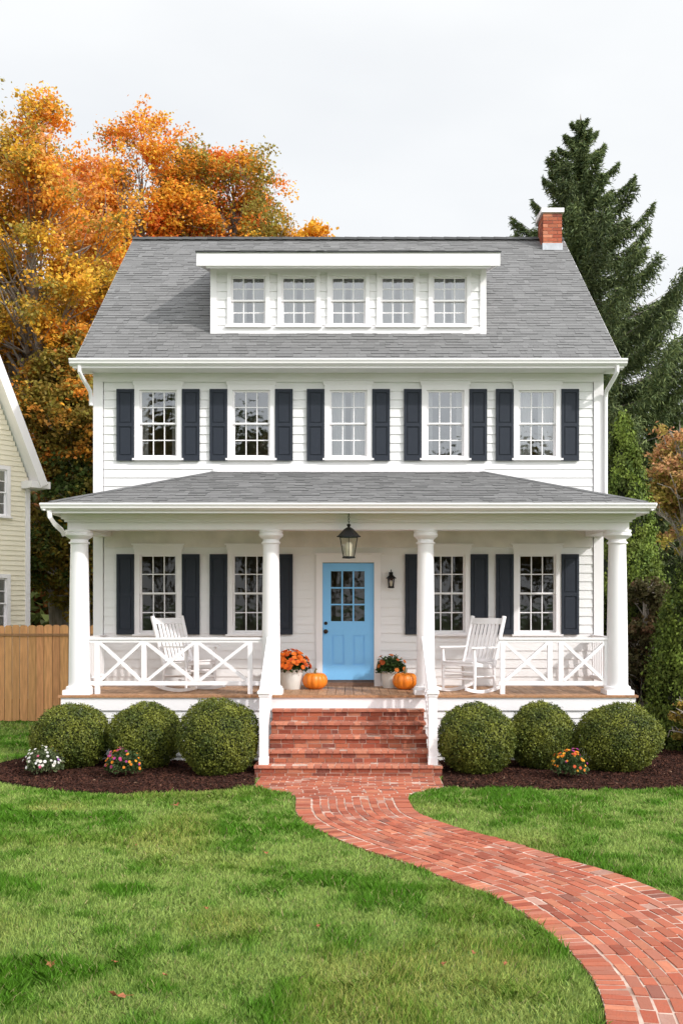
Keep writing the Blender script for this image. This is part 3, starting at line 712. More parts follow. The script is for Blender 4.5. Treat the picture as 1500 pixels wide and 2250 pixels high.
bedflower('magenta and golden flowers in front of the second boxwood from the left', -3.19, 14.6, .27, .28, 22, [('pink_blossoms', ((.55,.07,.22),(.45,.06,.25)), 26, (-.5,-.4)), ('yellow_blossoms', ((.75,.33,.03),(.7,.24,.02)), 22, (.2,-.9))], gg)
bedflower('orange and yellow flowers with a magenta sprig between right boxwoods', 3.13, 14.5, .25, .28, 23, [('orange_blossoms', ((.8,.26,.03),(.8,.42,.04),(.7,.12,.04)), 44, (-.4,-.5)), ('pink_blossoms', ((.5,.06,.3),(.42,.05,.28)), 9, (.9,.1))], gg)
# ------------------------------------------------------------------ ground, path, beds
mb = MB(); n = 40
mb.add([(-250,-200,0),(250,-200,0),(250,300,0),(-250,300,0)], [(0,1,2,3)]); tag(mb.build('ground', M['lawn']), kind='structure')
def catmull(pts, n=14):
    out = []; p = [np.array(q, float) for q in pts]; p = [2*p[0]-p[1]]+p+[2*p[-1]-p[-2]]
    for i in range(1, len(p)-2):
        for k in range(n):
            t = k/n; out.append(.5*((2*p[i])+(p[i+1]-p[i-1])*t+(2*p[i-1]-5*p[i]+4*p[i+1]-p[i+2])*t*t+(-p[i-1]+3*p[i]-3*p[i+1]+p[i+2])*t**3))
    out.append(p[-2]); return np.array(out)
LE = catmull([(-.68,13.5),(-.67,13.1),(-.62,12.13),(-.43,11.39),(.07,10.43),(.46,9.88),(.95,9.07),(1.27,8.52),(1.49,7.70),(1.585,7.06),(1.59,6.56),(1.52,6.07),(1.36,5.4),(1.05,4.6),(.7,3.6),(.5,2.4),(.5,0),(.5,-6)])
seg = np.linalg.norm(np.diff(LE, axis=0), axis=1); AL = np.concatenate([[0], np.cumsum(seg)])
T = np.gradient(LE, axis=0); T = unit(np.hstack([T, np.zeros((len(T), 1))]))[:, :2]
for _ in range(6): T[1:-1] = (T[:-2]+T[1:-1]+T[2:])/3
T = T/np.linalg.norm(T, axis=1, keepdims=True)
def SL(s, l):
    x = np.interp(s, AL, LE[:, 0]); y = np.interp(s, AL, LE[:, 1]); tx = np.interp(s, AL, T[:, 0]); ty = np.interp(s, AL, T[:, 1]); k = math.hypot(tx, ty)
    return (x-ty/k*l, y+tx/k*l)
PWd = 1.43
ss = np.linspace(.0, AL[-1], 160)
path_poly = [SL(s, 0) for s in ss]+[SL(s, PWd) for s in ss[::-1]]
def land(y): # limits of the landing in front of the steps
    ys = (13.0, 13.2, 13.4, 13.6, 13.75, 13.9, 14.72); l = (-.66,-.69,-.78,-1.0,-1.22,-1.28,-1.25); rr = (.76,.78,.86,1.05,1.25,1.30,1.30)
    return np.interp(y, ys, l), np.interp(y, ys, rr)
ys_ = np.linspace(13.0, 14.71, 30); land_poly = [(land(y)[0], y) for y in ys_]+[(land(y)[1], y) for y in ys_[::-1]]
mb = MB(); r = random.Random(31)
for a, b in zip(ss[:-1], ss[1:]):
    p = [SL(a, .006), SL(b, .006), SL(b, PWd-.006), SL(a, PWd-.006)]; mb.add([(q[0], q[1], .0265) for q in p], [(0,1,2,3)], 1)
for a, b in zip(ys_[:-1], ys_[1:]):
    mb.add([(land(a)[0], a, .027), (land(a)[1], a, .027), (land(b)[1], b, .027), (land(b)[0], b, .027)], [(0,1,2,3)], 1)
def pbrick(c4):
    z = .032+r.uniform(-.005, .004); c4 = [(x+r.uniform(-.005,.005), y+r.uniform(-.005,.005)) for x, y in c4]
    b = r.choice(((.54,.145,.08),(.58,.17,.095),(.48,.115,.062),(.64,.23,.13),(.38,.09,.05),(.56,.155,.085),(.52,.185,.12))); k = r.uniform(.60, .86)
    if r.random() < .06: b = r.choice(((.58,.33,.26),(.30,.11,.08)))
    tilt = [r.uniform(-.0015, .0015) for _ in range(4)]
    cx = sum(q[0] for q in c4)/4; cy = sum(q[1] for q in c4)/4
    top = [(x+(cx-x)*.03, y+(cy-y)*.03, z+t) for (x, y), t in zip(c4, tilt)]; bot = [(x, y, .012) for x, y in c4]
    mb.add(top+bot, [(0,1,2,3),(4,5,1,0),(5,6,2,1),(6,7,3,2),(7,4,0,3)], 0, tuple(x*k for x in b))
s0 = .45
def slb(sa, sb, la, lb):
    g = .0062; pbrick([SL(sa+g, la+g), SL(sb-g, la+g), SL(sb-g, lb-g), SL(sa+g, lb-g)])
s = s0
while s < AL[-1]-.3:
    w1 = .082; slb(s, s+w1, .0, .2); slb(s, s+w1, PWd-.2, PWd); s += w1
nl = 10; lw = (PWd-.42)/nl
for i in range(nl):
    s = s0+(.1 if i % 2 else 0)+r.uniform(-.02, .02); la = .21+i*lw
    if i % 2: slb(s0, s0+.1, la, la+lw)
    while s < AL[-1]-.4:
        d = r.choice((.19,.195,.2,.2,.205,.13)); slb(s, s+d, la, la+lw); s += d
y = 14.70; row = 0
while y > 13.10:
    yb = y-.103; l, rr_ = land((y+yb)/2); u = l-(.1 if row % 2 else 0)
    while u < rr_:
        ua, ub = max(u, l), min(u+.205, rr_); u += .205
        if ub-ua < .035: continue
        g = .0062; pbrick([(ua+g, yb+g), (ub-g, yb+g), (ub-g, y-g), (ua+g, y-g)])
    y = yb; row += 1
po = mb.build('brick_path', [M['brick'], M['mortar']]); tag(po, kind='structure')
# fix winding of bricks by normal recalculation is unnecessary: cycles shades both sides
# mulch beds
bedL = [G(*q) for q in ((557,1733),(520,1738),(440,1742),(360,1746),(280,1748),(200,1747),(100,1738),(30,1727),(-20,1718),(-60,1708),(-50,1696),(0,1683),(60,1667),(90,1655))]+[(-4.75,16.6),(-4.75,17.9),(-4.4,17.9),(-4.4,16.1),(-1.3,16.1),(-1.34,14.7),(-1.28,14.0)]
bedR = [G(*q) for q in ((977,1733),(1060,1736),(1150,1738),(1250,1739),(1350,1739),(1450,1737),(1560,1733),(1700,1722),(1800,1700))]+[(7.6,16.5),(7.5,19.5),(4.5,19.5),(4.4,16.1),(1.3,16.1),(1.35,14.7),(1.3,14.0)]
def bed(poly, seed, nm):
    r = np.random.default_rng(seed); P_ = np.array(poly); x0, y0 = P_.min(0); x1, y1 = P_.max(0)
    me_v = [tuple((*q, .012)) for q in poly]
    c = P_.mean(0); mb = MB(); mb.add(me_v+[(q[0]+(c[0]-q[0])*.04, q[1]+(c[1]-q[1])*.04, .03) for q in poly], [(i, (i+1) % len(poly), len(poly)+(i+1) % len(poly), len(poly)+i) for i in range(len(poly))]+[tuple(range(len(poly), 2*len(poly)))])
    o = mb.build('flower_bed', M['mulch']); tag(o, kind='structure')
    n = int((x1-x0)*(y1-y0)*5200); x = r.uniform(x0, x1, n); y = r.uniform(y0, y1, n); k = pip(x, y, poly); x = x[k]; y = y[k]; n = len(x)
    z = .028+.022*r.random(n)+.012*np.sin(x*7)*np.cos(y*6)
    pal = np.array(((.06,.022,.014),(.035,.013,.009),(.09,.035,.02),(.02,.009,.006),(.05,.02,.014))); c = pal[r.integers(0, 5, n)]*r.uniform(.6, 1.4, (n, 1))
    m_ = r.random(n) < .003; c[m_] = (.35,.22,.14)
    nr = np.tile((0, -.2, 1.0), (n, 1))
    tag(leaves('mulch_chips', np.stack([x, y, z], 1), r.uniform(.012, .035, n), c, M['chip'], None, nrm=nr, jit=.5, aspect=.3, r=r), 'dark brown shredded bark mulch '+nm, 'mulch', kind='stuff')
bed(bedL, 41, 'in the bed left of the steps'); bed(bedR, 42, 'in the bed right of the steps')
# grass
def vnoise(x, y, sc, seed):
    r = np.random.default_rng(seed); g = r.random((64, 64)); u = (x*sc) % 64; v = (y*sc) % 64
    i = u.astype(int); j = v.astype(int); fu = u-i; fv = v-j; fu = fu*fu*(3-2*fu); fv = fv*fv*(3-2*fv); i1 = (i+1) % 64; j1 = (j+1) % 64
    return (g[i, j]*(1-fu)+g[i1, j]*fu)*(1-fv)+(g[i, j1]*(1-fu)+g[i1, j1]*fu)*fv
def grass():
    r = np.random.default_rng(77); xs = []; ys = []
    for d0, d1, dens in ((4.6, 7.2, 8500), (7.2, 9.5, 6000), (9.5, 12, 4500), (12, 15, 3300), (15, 19, 1500), (19, 23, 800)):
        xa = -(d1*.345+1.3); xb = d1*.34+1.3; n = int((xb-xa)*(d1-d0)*dens)
        xs.append(r.uniform(xa, xb, n)); ys.append(r.uniform(d0, d1, n))
    x = np.concatenate(xs); y = np.concatenate(ys)
    k = ~(pip(x, y, path_poly) | pip(x, y, land_poly) | pip(x, y, bedL) | pip(x, y, bedR) | ((np.abs(x) < 4.6) & (y > 16)) | ((np.abs(x) < 1.35) & (y > 14.6)))
    x = x[k]; y = y[k]; n = len(x)
    big = vnoise(x+50, y+50, .9, 1); med = vnoise(x+50, y+50, 2.6, 2); fine = vnoise(x+50, y+50, 7, 3); mix = .28*big+.37*med+.35*fine
    tall = np.clip((mix-.45)*4, 0, 1)
    h = (.03+.03*tall)*r.uniform(.45, 1.7, n); w = np.interp(y, (5, 8, 14, 22), (.0028, .0038, .007, .012))*r.uniform(.7, 1.3, n)
    a = r.uniform(0, 6.283, n); la = vnoise(x, y, 1.3, 5)*8+r.normal(size=n)*1.9; lean = h*(.35+.6*vnoise(x+9, y+9, 3, 6))*r.uniform(.3, 1.5, n)
    b = np.stack([x, y, np.full(n, .0)], 1); wv = np.stack([np.cos(a)*w, np.sin(a)*w*.5, np.zeros(n)], 1)
    mid = b+np.stack([np.cos(la)*lean*.35, np.sin(la)*lean*.35, h*.6], 1); tip = b+np.stack([np.cos(la)*lean, np.sin(la)*lean, h], 1)
    q = np.stack([b-wv, b+wv, mid+wv*.8, tip, mid-wv*.8], 1).reshape(-1, 3)
    lush = np.array((.10,.25,.016)); pale = np.array((.31,.42,.10)); yel = np.array((.42,.42,.11))
    t = np.clip((.54-mix)*4.2+.26*r.normal(size=n)+.3, 0, 1)[:, None]; c = lush*(1-t)+pale*t
    yy = (np.clip((vnoise(x+20, y+3, 1.1, 9)-.58)*3, 0, 1)*r.random(n))[:, None]; c = c*(1-yy)+yel*yy
    dry = r.random(n) < .035; c[dry] = (.42,.36,.17)
    c = c*r.uniform(.6, 1.3, (n, 1))
    o = raw_mesh('lawn_grass', q, 5, np.clip(c, 0, 1), M['grass']); tag(o, 'green mown lawn grass with pale and lush patches', 'grass', kind='stuff')
grass()
# fallen leaves
def dead_leaf(label, px, py, s, seed, group=None, col=None):
    r = random.Random(seed); x, y = G(px, py); mb = MB()
    n = 11; pts = []
    for i in range(n):
        a = 2*math.pi*i/n; rr = s*(1 if i % 2 == 0 else .5)*r.uniform(.8, 1.1); pts.append((rr*math.cos(a), rr*math.sin(a)*.8, .25*s*math.sin(a*2)+.15*s))
    vs = [(0, 0, 0)]+pts; mb.add(vs, [(0, i+1, (i+1) % n+1) for i in range(n)]); mb.bar((0,0,0), (s*1.6,0,.3*s), .003, .003)
    o = mb.build('fallen_leaf', M['dead'], loc=(x, y, .055)); o.rotation_euler = (r.uniform(-.5,-.2), r.uniform(-.3,.3), r.uniform(0, 6)); tag(o, label, 'leaf', group)
    md = o.modifiers.new('s', 'SOLIDIFY'); md.thickness = .0015
dead_leaf('largest curled brown leaf on the grass near the bottom left', 258, 2207, .062, 1)
dead_leaf('rusty brown leaf lying at the left edge of the front lawn', 113, 2137, .045, 2)
dead_leaf('pale tan leaf on the lawn just below the left mulch bed', 388, 1778, .05, 3)
for i, (a, b) in enumerate(((250,2130),(362,2160),(585,1886),(455,2010),(1110,2135),(975,2135),(300,1868),(700,2050),(1040,2110))):
    dead_leaf('small dry leaf lying flat in the lawn grass', a, b, .02+.004*(i % 3), 10+i, 'small dry leaves scattered on the lawn')
# ------------------------------------------------------------------ fence
fy = 21.7; fo = empty('wooden_fence', (-10, fy, 0)); tag(fo, 'tall cedar board fence with dog-eared tops left of the house', 'fence'); FO = (-10, fy, 0)
mb = MB(); r = random.Random(3); x = -16.0
while x < -4.6:
    w = r.uniform(.155, .18); xb = min(x+w-.011, -4.47); k = r.uniform(.68, 1.15); c = (.72*k, .36*k*r.uniform(.93,1.07), .15*k); zt = 2.06+r.uniform(-.012, .012); yj = fy+r.uniform(-.004, .004)
    cx = (x+xb)/2; hw = (xb-x)/2
    fr = [(x,.03),(xb,.03),(xb,zt-.035),(xb-hw*.35,zt-.005),(cx,zt),(x+hw*.35,zt-.005),(x,zt-.035)]
    vs = [(a, yj, b) for a, b in fr]+[(a, yj+.02, b) for a, b in fr]; n = 7
    mb.add(vs, [tuple(range(n)), tuple(range(2*n-1, n-1, -1))]+[(i, n+i, n+(i+1) % n, (i+1) % n) for i in range(n)], 0, c); x += w
mb.build('board_panel', M['fence'], fo, FO)
mb = MB(); mb.box(-16, -4.47, fy-.028, fy-.006, 1.83, 1.88, 0, (.34,.18,.085)); mb.box(-16, -4.47, fy+.025, fy+.065, .4, .49, 0, (.34,.18,.085)); mb.build('rail', M['fence'], fo, FO)
for x in (-15, -12.6, -10.2, -7.8, -5.4):
    mb = MB(); mb.box(x-.05, x+.05, fy+.066, fy+.16, 0, 2.0, 0, (.33,.18,.09)); mb.build('post', M['fence'], fo, FO)
# ------------------------------------------------------------------ neighbour's house
nb = empty('cream_house', (-7.49, 24.0, 0), R(50)); tag(nb, 'pale cream clapboard house with steep white-edged roof beyond the fence', 'house')
EN = 5.42; TN = math.tan(R(66)); NWd = 9.0; ND = 9.0
def nlim(z):
    if z < EN: return (-NWd, 0)
    t = min((z-EN)/TN, 1.35)
    if z > EN+1.35*TN: t = 1.35+(z-EN-1.35*TN)/.62
    return (-NWd+t, -t)
WN = [(-1.04, .86, .98, 5.07), (-1.04, .86, 1.1, 2.52), (-5.5, .86, .98, 5.07), (-5.5, .86, 1.1, 2.52)]
mb = MB(); clap(mb, nlim, .3, EN+1.35*TN+1.9, [(a-b/2-.035, a+b/2+.035, d-c/2-.035, d+c/2+.035) for a, b, c, d in WN], .115, lambda u, z, o: (u, -o, z))
mb.build('wall', M['cream'], nb)
mb = MB(); clap(mb, lambda z: (0, ND), .3, EN, [], .115, lambda u, z, o: (o, u, z)); mb.build('wall', M['cream'], nb)
mb = MB(); mb.box(-NWd, -.01, .8, .85, 0, EN); mb.build('interior_partition', M['inside'], nb)
mb = MB(); mb.box(-NWd+.02, -.02, .02, ND, -.05, .3); mb.build('foundation', M['mortar'], nb)
mb = MB(); mb.box(-.09, .03, -.035, .0, .28, EN-.02); mb.box(0, .03, .0, .1, .28, EN-.02); mb.build('corner_board', M['trim'], nb)
ovh = .45
def nroof(sgn):
    X = lambda u: u if sgn > 0 else -NWd-u
    a = (X(.42), EN-.42*0-.05); b = (X(-1.35), EN+1.35*TN+.08); c = (-NWd/2, EN+1.35*TN+.08+(NWd/2-1.35)*.62)
    a = (X(.12), EN-.18)
    mb = MB()
    for (p, q) in ((a, b), (b, c)):
        d = Vector((q[0]-p[0], 0, q[1]-p[1])).normalized(); n = Vector((-d.z, 0, d.x))
        if n.z < 0: n = -n
        mb.add([(p[0],-ovh,p[1]),(q[0],-ovh,q[1]),(q[0],ND,q[1]),(p[0],ND,p[1])]+[(p[0]+n.x*.1,-ovh,p[1]+n.z*.1),(q[0]+n.x*.1,-ovh,q[1]+n.z*.1),(q[0]+n.x*.1,ND,q[1]+n.z*.1),(p[0]+n.x*.1,ND,p[1]+n.z*.1)],
               [(0,1,2,3),(7,6,5,4),(0,4,5,1),(1,5,6,2),(2,6,7,3),(3,7,4,0)], 1)
        mb.add([(p[0]+n.x*.11,-ovh-.02,p[1]+n.z*.11),(q[0]+n.x*.11,-ovh-.02,q[1]+n.z*.11),(q[0]+n.x*.11,ND,q[1]+n.z*.11),(p[0]+n.x*.11,ND,p[1]+n.z*.11)], [(0,1,2,3)], 0, (.17,.17,.175))
    o = mb.build('roof', [M['shingle'], M['trim']], nb)
    mb = MB()
    for (p, q) in ((a, b), (b, c)): mb.bar((p[0],-ovh-.02,p[1]+.02), (q[0],-ovh-.02,q[1]+.02), .035, .2, up=(0,0,1))
    mb.build('rake_board', M['trim'], nb)
    mb = MB(); x = X(.0); s = 1 if sgn > 0 else -1
    mb.box(min(x, x+s*.30), max(x, x+s*.30), -ovh, ND, EN-.22, EN-.06); mb.box(min(x-s*.2, x), max(x-s*.2, x), -ovh, -.02, EN-.22, EN-.06); mb.build('eave_return', M['trim'], nb)
nroof(1); nroof(-1)
w1 = make_window('window', .86, .98, M['glass_up'], 0, head=False, cols=2); w2 = make_window('window', .86, 1.1, M['glass_up'], 0, head=False, cols=2)
for a, b, c, d in WN:
    o = copy_tree(w1 if c == .98 else w2, nb); o.location = (a, 0, d)
rm(w1); rm(w2)
# ------------------------------------------------------------------ trees
def noise3(p, seed):
    return (np.sin(p[:, 0]*1.1+seed)+np.sin(p[:, 1]*1.3+seed*2.1)+np.sin(p[:, 2]*1.0+seed*.7))/3
def deciduous(name, label, cat, base, cc, cr, pal, nclus, nleaf, seed, trunk_r=.28, leaf=.09, group=None, crad=(.55, 1.0), fill=.45, gap=None):
    r = np.random.default_rng(seed); t = empty(name, (base[0], base[1], 0)); tag(t, label, cat, group)
    cc = np.array(cc, float)-np.array((base[0], base[1], 0)); cr = np.array(cr, float)
    d = unit(r.normal(size=(nclus, 3))); cen = cc+d*cr*(r.random(nclus)**fill)[:, None]
    mb = MB(); top = cc+np.array((0, 0, cr[2]*.55)); pts = []; rad = []
    nseg = 9
    for i in range(nseg+1):
        f = i/nseg; p = np.array((0, 0, -.1))*(1-f)+top*f; p[:2] += np.array((math.sin(f*5+seed), math.cos(f*4+seed)))*.18*f*(1.2-f)*cr[0]*.4; pts.append(p); rad.append(trunk_r*(1-f)**.8+.03)
    mb.tube(pts, rad, 10); pts = np.array(pts)
    mb.build('trunk', M['bark'], t, smooth=True)
    mb = MB()
    for c in cen:
        hz = c[2]-np.linalg.norm(c[:2]-cc[:2])*.9-.5; hz = max(hz, cc[2]-cr[2]*.9 if cr[2] > 1.5 else .4); f = min(max(hz/top[2], .15), .97)
        i = f*nseg; k = int(i); a = pts[k]*(1-(i-k))+pts[min(k+1, nseg)]*(i-k)
        m1 = a*.62+c*.38+np.array((0, 0, .12*np.linalg.norm(c-a))); m2 = a*.25+c*.75+r.normal(size=3)*.1; rb = max(.02, trunk_r*(1-f)**.9*.42)
        mb.tube([a, m1, m2, c], [rb, rb*.7, rb*.4, .012], 6)
        for q in range(4):
            e_ = c+unit(r.normal(size=(1, 3)))[0]*r.uniform(.4, .8)*crad[1]; mb.tube([m2, (m2+e_)/2+r.normal(size=3)*.05, e_], [rb*.3, .012, .005], 4)
    mb.build('branches', M['bark'], t, smooth=False)
    # leaf clumps: each cluster split in sub clumps
    k = r.integers(0, nclus, nleaf//60); sub = cen[k]+r.normal(size=(len(k), 3))*np.array((.40,.40,.25))*r.uniform(crad[0], crad[1], (len(k), 1))
    j = r.integers(0, len(sub), nleaf); p = sub[j]+r.normal(size=(nleaf, 3))*np.array((.17,.17,.12))*np.mean(crad)*1.3
    if gap:
        tx = np.interp(p[:, 2], pts[:, 2], pts[:, 0]); cut = (np.abs(p[:, 0]-tx) < .42+.2*np.sin(p[:, 2]*3)) & (p[:, 1] < .3) & (p[:, 2] > gap[0]) & (p[:, 2] < gap[1]) & (r.random(nleaf) < .93); p[cut] = p[0]
    pal = np.array(pal); w = np.clip((noise3(sub, seed)+.5+.30*r.normal(size=len(sub)))*len(pal)*.55, 0, len(pal)-1.001)
    wi = w.astype(int); wf = (w-wi)[:, None]; sc = pal[wi]*(1-wf)+pal[wi+1]*wf
    c = sc[j]*r.uniform(.7, 1.3, (nleaf, 1))*np.array((1, 1, 1)); c[:, 1] *= r.uniform(.85, 1.15, nleaf)
    leaves('crown', p, r.uniform(.6, 1.25, nleaf)*leaf, c, M['leaf'], t, nrm=np.tile((0,-.3,.8), (nleaf, 1)), jit=.8, aspect=.7, r=r)
    return t
YEL = (.85,.52,.06); ORA = (.84,.33,.045); RED = (.76,.20,.04); OLI = (.33,.26,.05); GRN = (.09,.13,.03); GOLD = (.82,.43,.04); PCH = (.88,.44,.17)
def XZ(px, py, d): v = P(px, py, d); return (v.x, v.y, v.z)
MG = 'autumn maples behind the house'
deciduous('maple_tree', 'tall golden maple with forked grey trunk left of the house roof', 'tree', (-7.55, 27.5), XZ(60, 585, 27.5), (3.0, 2.4, 4.45), (OLI, GOLD, YEL, OLI, ORA, GOLD, PCH), 125, 104000, 1, .34, .056, MG, gap=(8.2, 12.2))
deciduous('maple_tree', 'rounded orange maple rising behind the left end of the roof ridge', 'tree', (-6.3, 32.5), XZ(310, 530, 32), (2.4, 2.2, 3.75), (OLI, GOLD, ORA, YEL, RED, ORA, GOLD), 100, 88000, 2, .3, .056, MG, gap=(13.2, 16.6))
deciduous('maple_tree', 'red-orange maple behind the roof above the left part of the dormer', 'tree', (-3.2, 33), XZ(510, 520, 33), (2.05, 2.1, 2.95), (OLI, GOLD, ORA, RED, RED, ORA, GOLD), 78, 64000, 3, .26, .056, MG, gap=(13.0, 15.2))
deciduous('maple_tree', 'small yellow maple top peeking over the ridge at the right of the maples', 'tree', (-1.6, 34), XZ(665, 590, 34), (1.1, 1.4, 1.3), (YEL, GOLD, YEL, ORA), 24, 13000, 4, .16, .08, MG, crad=(.4,.75))
deciduous('maple_tree', 'orange maple filling the gap beside the left corner of the house', 'tree', (-6.9, 26.6), XZ(165, 900, 26.6), (1.3, .9, 2.3), (OLI, ORA, GOLD, RED, OLI, ORA), 55, 46000, 5, .2, .06, MG, crad=(.4, .8))
deciduous('maple_tree', 'dusky olive and gold tree low behind the cedar fence', 'tree', (-6.6, 26.3), XZ(165, 1190, 26.3), (1.3, .8, 2.1), (GRN, OLI, (.3,.17,.02), GRN, GOLD), 50, 42000, 6, .2, .06, MG, crad=(.4, .75))
deciduous('broadleaf_tree', 'dark green tree crown at the left edge above the cream house', 'tree', (-9.6, 29.5), XZ(20, 690, 29.5), (1.5, 1.5, 1.5), (GRN, (.07,.11,.03), OLI), 26, 16000, 7, .2, .075, crad=(.5,.8))
deciduous('maple_tree', 'far orange treetop behind the cream house at the left edge', 'tree', (-12.8, 33), XZ(-80, 700, 33), (2.6, 2, 4.5), (ORA, GOLD, OLI, ORA), 55, 32000, 8, .26, .085, MG)
# right side
deciduous('oak_tree', 'rusty orange tree at the right edge behind the porch corner', 'tree', (8.0, 24.5), XZ(1500, 1080, 24.5), (1.1, .9, 1.75), (OLI, (.48,.26,.12), (.60,.32,.14), (.36,.2,.12), (.5,.3,.14)), 44, 17000, 11, .1, .048, crad=(.3,.6))
deciduous('red_shrub', 'brown and russet shrub between the corner column and the dark arborvitae', 'shrub', (5.5, 18.9), (5.47, 18.9, 1.7), (.68, .55, 1.5), ((.08,.07,.025), (.16,.08,.04), (.22,.14,.07), (.07,.08,.025)), 40, 24000, 12, .06, .04, crad=(.2,.4))
deciduous('golden_shrub', 'low golden-leaved shrub at the right edge of the mulch bed', 'shrub', (5.55, 16.6), (5.62, 16.6, .62), (.42, .35, .42), ((.3,.2,.04), (.45,.30,.06), (.2,.18,.03)), 26, 8000, 13, .03, .026, crad=(.1,.22))
def conifer(name, label, base, h, rad, seed, nb=150, group=None, power=.85, dens=230, kn=1.0):
    r = np.random.default_rng(seed); t = empty(name, (base[0], base[1], 0)); tag(t, label, 'tree', group)
    mb = MB(); mb.tube([(0,0,-.1),(0,0,h*.5),(0,0,h-.2),(0,0,h+.08)], [h*.016, h*.009, .03, .006], 10); mb.build('trunk', M['bark'], t, smooth=True)
    tw = MB(); Pp = []; Cc = []; Ax = []
    for i in range(nb):
        f = (i+.5)/nb; z = h*(.08+.92*f**1.0)-.05; az = i*2.399+r.normal()*.25
        L = rad*(min(1, (1-f)/kn)**power)*r.uniform(.72, 1.14)+.15; dr = np.array((math.cos(az), math.sin(az), 0))
        up = r.uniform(.2, .52) if f > .3 else r.uniform(-.1, .3)
        m = 9; crv = []
        for k in range(m+1):
            s = k/m; crv.append(np.array((0, 0, z))+dr*L*s+np.array((0, 0, L*(-.18*math.sin(s*2.6)+up*s**2))))
        crv = np.array(crv); tw.tube(crv[::3], [.03*(1-f)+.012, .02, .012, .005], 5)
        n = int(dens*(.06+1.15*(L/rad)**1.1)); s = r.random(n)**.75; idx = s*m; a = idx.astype(int).clip(0, m-1); fr = (idx-a)[:, None]
        p = crv[a]*(1-fr)+crv[a+1]*fr; side = np.array((-dr[1], dr[0], 0)); wd = (.04+.135*min(L, 3))*(1-s*.6)*r.normal(size=n)*.8; droop = np.abs(r.normal(size=n))*.21*(.3+L/rad)
        p = p+side*wd[:, None]; p[:, 2] -= droop+.15*np.abs(wd)
        ax = dr*.7+side*np.sign(wd)[:, None]*.5+np.array((0, 0, -.75))*(droop*3.2)[:, None].clip(0, 1.4)
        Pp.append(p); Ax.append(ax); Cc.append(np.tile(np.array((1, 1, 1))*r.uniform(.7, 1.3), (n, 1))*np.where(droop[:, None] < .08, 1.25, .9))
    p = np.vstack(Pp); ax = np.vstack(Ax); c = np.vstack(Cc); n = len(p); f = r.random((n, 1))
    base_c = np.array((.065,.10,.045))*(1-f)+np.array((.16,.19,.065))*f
    tw.build('branches', M['bark'], t)
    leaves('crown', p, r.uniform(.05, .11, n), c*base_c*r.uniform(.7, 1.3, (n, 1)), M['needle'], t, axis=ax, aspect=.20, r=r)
    return t
SG = 'dark spruces right of the house'
conifer('spruce_tree', 'tall dark green spruce behind the brick chimney', (6.75, 29.8), 16.7, 3.75, 3, 185, SG, dens=2100, kn=.46, power=.9)
conifer('spruce_tree', 'lower bluish spruce at the right edge beneath the tall one', (9.3, 30.5), 9.6, 2.9, 4, 100, SG, dens=1300)
conifer('spruce_tree', 'dark spruce filling behind the upper right corner of the house', (6.9, 27.6), 8.6, 2.1, 5, 90, SG, dens=1200)
def arbor(label, x, y, h, rad, seed, n):
    r = np.random.default_rng(seed); t = empty('arborvitae', (x, y, 0)); tag(t, label, 'tree', 'pointed arborvitae right of the house')
    m = 420; f = r.random(m)**1.25; rr = rad*np.minimum(1, (1-f)*1.9)**.75*(.6+.4*np.minimum(f*6+.4, 1)); a = r.uniform(0, 6.283, m)
    cen = np.stack([np.cos(a)*rr*.86, np.sin(a)*rr*.86, f*h*.93+.1], 1)
    j = r.integers(0, m, n); d = r.normal(size=(n, 3)); p = cen[j]+d*np.array((.075,.075,.105))*(.6+.6*(1-f[j]))[:, None]*(rad/.55)**.5
    p[:, 2] = np.clip(p[:, 2], .03, h); cl = np.array((.05,.085,.015))[None]*(1-r.random((m, 1)))+np.array((.15,.19,.028))[None]*r.random((m, 1))
    out = np.stack([np.cos(a), np.sin(a), np.zeros(m)], 1)[j]
    leaves('foliage', p, r.uniform(.018, .042, n), cl[j]*r.uniform(.7, 1.3, (n, 1)), M['needle'], t, nrm=out, jit=.6, axis=np.tile((0,0,.5), (n, 1)), aspect=.6, r=r)
    mb = MB(); mb.lathe([(rad*.5, .1), (rad*.68, h*.2), (rad*.68, h*.45), (rad*.38, h*.72), (.01, h*.9)], 14); mb.build('dark_core', M['core'], t, smooth=True)
    mb = MB(); mb.tube([(0,0,-.05),(0,0,h*.6)], [.07,.03], 8); mb.build('trunk', M['bark'], t)
arbor('tall pointed arborvitae beside the right wall of the house, above the porch eave', 5.38, 20.0, 6.45, .74, 1, 90000)
arbor('dark arborvitae at the right edge behind the end boxwood', 5.98, 17.6, 3.6, .76, 2, 76000)
BG = 'unseen trees added behind the viewer for the window reflections'
srcs = [o for o in COL.objects if o.name.startswith('maple_tree') and o.parent is None and o.get('label', '').startswith(('dusky', 'dark green'))]  # copies out of view, added to give the panes something to reflect
for i, (x, y, sc) in enumerate(((-15,-19,1.6),(-10.3,-21,2.2),(-5.4,-20,2.0),(-1,-24,1.5),(2.5,-21,1.7),(6.5,-23,1.75),(10.5,-21,1.85),(14,-23,1.5),(-19,-22,1.2),(18,-23,1.3))):
    c = copy_tree(srcs[i % len(srcs)]); c.location = (x, y, 0); c.scale = (sc, sc, sc); c.rotation_euler = (0, 0, i*2.1)
    tag(c, 'unseen autumn tree added behind the viewer for the window reflections', 'tree', BG)
